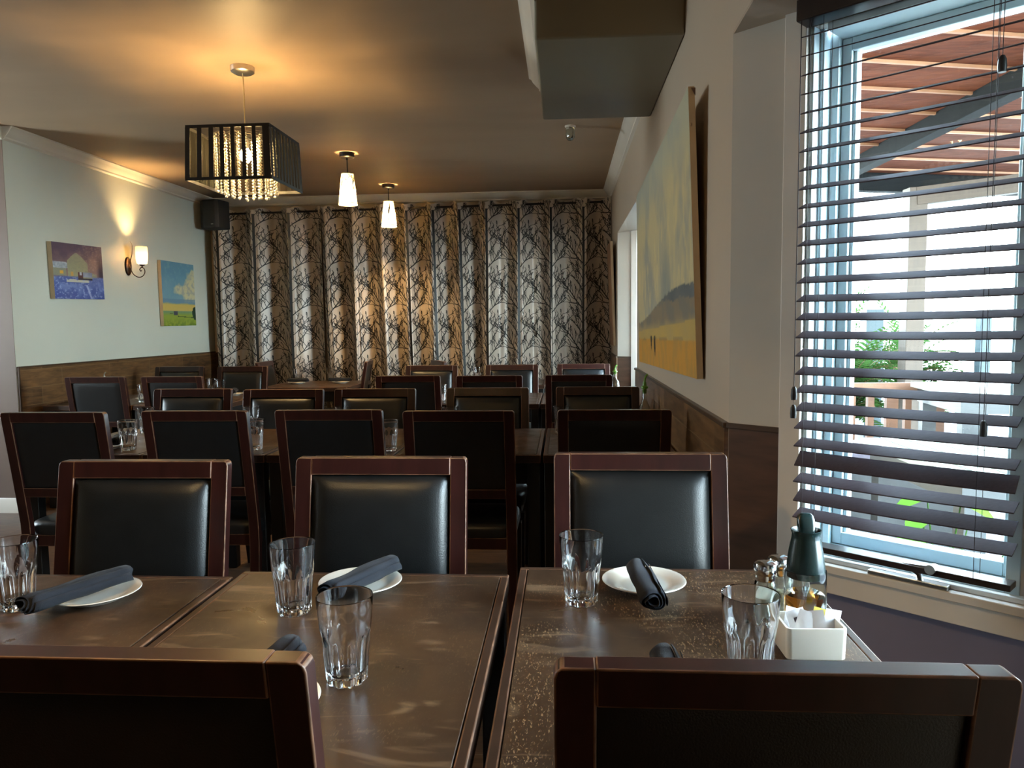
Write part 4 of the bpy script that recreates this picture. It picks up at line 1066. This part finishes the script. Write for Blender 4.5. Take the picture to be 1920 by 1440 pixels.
fc = bpy.data.curves.new('digit', 'FONT'); fc.body = '3'; fc.size = .016; fc.align_x = 'CENTER'; fc.extrude = .0002
fo = bpy.data.objects.new('digit', fc); COL.objects.link(fo); bpy.context.view_layer.update()
me = bpy.data.meshes.new_from_object(fo.evaluated_get(bpy.context.evaluated_depsgraph_get())); bpy.data.objects.remove(fo)
me.materials.clear(); me.materials.append(M['worn']); o = bpy.data.objects.new('stamped_number', me); COL.objects.link(o); o.parent = big
o.location = (.4405-.462, 2.7035-4.72, 1.985-1.075); o.rotation_euler = (pi/2, 0, 0)
painting('canvas_painting', 'canvas seen edge on between the far window and the curtains on the right wall', lambda u, v: mixc((172, 132, 92), (120, 84, 66), .5+.5*fbm(u*4, v*4, 2)),
         [(.470, 7.86, 1.10), (.470, 7.30, 1.10), (.438, 7.30, 2.09), (.438, 7.86, 2.09)], (1, 0, .03), .022, 30, 40)

# ------------------------------------------------------------------ outside
struct(MB().box((.7, -4, -.14), (14, 16, -.02)).build('patio_ground', 'paver'))
MB_ = MB()
r = thing('pergola_roof', 'reddish board patio roof with pale battens, seen through the blind', 'roof', (.95, 2.6, 2.62))
m = MB(); q = [(0, -.5), (3.9, .5), (3.9, 5.0), (1.2, 4.31), (.05, .3)]
m.add([(x, y, z) for z in (0, .05) for x, y in q], [(4, 3, 2, 1, 0), (5, 6, 7, 8, 9)]+[(k, (k+1) % 5, (k+1) % 5+5, k+5) for k in range(5)])
m.build('roof_boards', 'cedar', r)
for i in range(11): MB().bar((max(0, (.42*i-.6)*.31), .42*i-.4+max(0, (.42*i-.6)*.31)/3.9, -.008), (3.9, .42*i-.4+1.0, -.008), .020, .016).build('batten', 'batten', r)
def outpost(x, y, z0, z1, w, m, label, rz=0):
    return tag(MB().box((-w/2, -w/2, 0), (w/2, w/2, z1-z0)).build('patio_post', m, bevel=.004, loc=(x, y, z0)), label, 'post', 'upright posts on the patio')
outpost(2.80, 6.35, -.02, 2.36, .14, 'post', 'tan timber patio post standing behind the middle of the blind')
outpost(2.94, 7.5, -.02, 1.42, .16, 'teal', 'blue grey patio post among the ferns, left of the tan one')
outpost(3.97, 7.5, -.02, 1.40, .10, 'teal', 'blue grey patio post at the right edge of the window view')
def beam(p, q, w, h, label, m='beam'):
    o = MB().bar((0, 0, 0), Vector(q)-Vector(p), w, h).build('roof_beam', m, loc=p, bevel=.004)
    return tag(o, label, 'beam', 'beams carrying the patio roof')
beam((2.37, 6.55, 2.56), (2.44, 2.6, 2.56), .10, .12, 'dark rafter under the reddish patio roof, seen slanting across the window')
beam((2.15, 6.93, 2.54), (4.9, 7.66, 2.54), .10, .16, 'dark edge beam at the far end of the patio roof')
beam((2.79, 6.32, 2.29), (4.8, 5.9, 2.46), .09, .14, 'tan beam running right from the top of the tan patio post', 'post')
# white building with an eave beyond
b = thing('white_building', 'white rendered building with a flat eave beyond the patio', 'building', (3.0, 10.5, -.02))
MB().box((0, 0, 0), (1.9, 3, 2.75)).build('wall', 'render', b); MB().box((-.3, -1.4, 2.75), (1.7, 3.2, 2.98)).build('eave', 'render', b)
# railing
r = thing('patio_railing', 'orange timber railing with upright balusters beyond the patio tables', 'railing', (1.55, 5.15, -.02))
MB().box((0, 0, .86), (.95, .05, .92)).build('top_rail', 'rail', r, bevel=.003); MB().box((0, .0, .12), (.95, .05, .19)).build('bottom_rail', 'rail', r, bevel=.003)
for x in (0, .89): MB().box((x, -.005, 0), (x+.06, .055, .86)).build('end_post', 'rail', r, bevel=.003)
for i in range(1, 8): MB().box((-.02+.12*i, .004, .19), (-.02+.12*i+(.075 if i % 3 == 2 else .04), .046, .86)).build('baluster', 'rail', r)
# tables and chairs of the patio
def slat_table(x, y, rz, sx, sy, h, n, label, top='deckpale'):
    t = thing('patio_table', label, 'table', (x, y, -.02), rz, 'patio tables seen through the blind')
    for i in range(n): MB().box((-sx/2+sx*i/n, -sy/2, h-.03), (-sx/2+sx*(i+1)/n-.014, sy/2, h)).build('slat', top, t)
    MB().box((-sx/2+.03, -sy/2+.04, h-.12), (sx/2-.04, sy/2-.04, h-.03)).build('apron', 'ext_black', t)
    for a in (-1, 1):
        for c in (-1, 1): MB().box((a*(sx/2-.08)-.04, c*(sy/2-.08)-.04, 0), (a*(sx/2-.08)+.04, c*(sy/2-.08)+.04, h-.12)).build('leg', 'ext_black', t)
    return t
slat_table(1.90, 3.26, 0, .96, .92, .77, 10, 'pale slatted patio table just outside the blind')
slat_table(2.85, 4.62, -.12, 1.3, .8, .93, 6, 'dark sided patio table with pale top, right of the railing')
p = thing('planter_bench', 'low black panelled planter bench under the pale slatted table', 'planter', (1.66, 4.15, -.02), 0)
MB().box((-.4, -.2, 0), (.42, .2, .62)).build('panel', 'ext_black', p, bevel=.01); MB().box((-.42, -.22, .62), (.44, .22, .66)).build('ledge', 'plum', p, bevel=.005)
def patio_chair(x, y, rz, label):
    t = thing('patio_chair', label, 'chair', (x, y, -.02), rz, 'plum plastic patio chairs')
    MB().box((-.24, -.24, .42), (.24, .24, .455)).build('seat', 'plum', t, bevel=.01)
    for sx in (-1, 1):
        MB().bar((sx*.22, -.2, 0), (sx*.22, -.28, .98), .05, .05).build('leg', 'plum', t); MB().bar((sx*.22, .22, 0), (sx*.22, .2, .66), .045, .045).build('leg', 'plum', t)
        MB().bar((sx*.235, -.25, .66), (sx*.235, .25, .67), .06, .03).build('armrest', 'plum', t, bevel=.006)
    for i in range(5): MB().bar((-.2, -.225-.012*i, .52+.105*i), (.2, -.225-.012*i, .52+.105*i), .02, .06).build('back_slat', 'plum', t)
    return t
patio_chair(2.55, 3.75, 2.3, 'plum patio chair at the right end of the pale slatted table')
patio_chair(3.25, 3.7, 1.2, 'plum patio chair farther right, partly hidden by the blind edge')
# ferns beyond the railing
def fern(x, y, z, R, seed, label):
    rnd = random.Random(seed); t = thing('fern_shrub', label, 'shrub', (x, y, z), 0, 'bright fern shrubs beyond the railing')
    m = MB(); st = MB()
    for k in range(84):
        a = rnd.uniform(0, 2*pi); el = rnd.uniform(.1, 1.35); L = R*rnd.uniform(.7, 1.15); prev = Vector((0, 0, rnd.uniform(0, .5)))
        d = Vector((cos(a)*cos(el), sin(a)*cos(el), sin(el))); pts = [prev.copy()]
        for i in range(14):
            d = (d+Vector((0, 0, -.075))).normalized(); prev = prev+d*L/14; pts.append(prev.copy())
            sd = d.cross(Vector((0, 0, 1))).normalized(); w = L*.20*(1-abs(i/14-.35)); 
            for s_ in (-1, 1):
                tip = prev+sd*s_*w+d*w*.5; b0 = prev-d*.012; b1 = prev+d*.014
                md = (prev+tip)/2+Vector((0, 0, .01)); m.add([b0, md-d*.012, tip, md+d*.014, b1], [(0, 1, 2, 3, 4)])
        st.tube(pts, .003, 4)
    m.build('fronds', 'fern', t); st.build('stems', 'rail', t)
fern(2.52, 6.85, .42, .60, 1, 'bright fern shrub at the left, behind the blue grey post')
fern(3.42, 7.9, .42, .62, 2, 'bright fern shrub behind the tan timber post')
fern(3.15, 9.2, .5, .75, 3, 'bright fern shrub between the two patio posts, farther back')
fern(5.4, 8.0, 1.4, .55, 4, 'bright shrub high at the right edge of the window view')
# broad leaved plant outside the window
p = thing('broadleaf_plant', 'young broad leaved plant with bright green leaves below the window', 'plant', (1.27, 2.60, -.02))
rnd = random.Random(9)
for k in range(15):
    a = rnd.uniform(0, 2*pi); hh = rnd.uniform(.35, .78); rr_ = rnd.uniform(.04, .24); tip = Vector((rr_*cos(a), rr_*sin(a), hh))
    stm = MB().tube([(0, 0, 0), (tip.x*.3, tip.y*.3, hh*.6), tip], [.005, .004, .002], 6).build('stem', 'fern', p)
    d = Vector((cos(a+rnd.uniform(-.6, .6)), sin(a), -.35)).normalized(); sd = d.cross(Vector((0, 0, 1))).normalized(); L = rnd.uniform(.09, .15); up = sd.cross(d)
    vs = []; fs = []
    for i in range(8):
        t = i/7; w = L*.36*sin(pi*min(1, t**.7))+.0006
        for s_ in (-1, 0, 1): vs.append(tip+d*L*t+sd*s_*w+up*(.25*w*abs(s_)-.10*L*t*t))
    for i in range(7):
        for s_ in (0, 1): q = i*3+s_; fs.append((q, q+1, q+4, q+3))
    MB().add(vs, fs).build('leaf', 'leaf', stm, smooth=60)
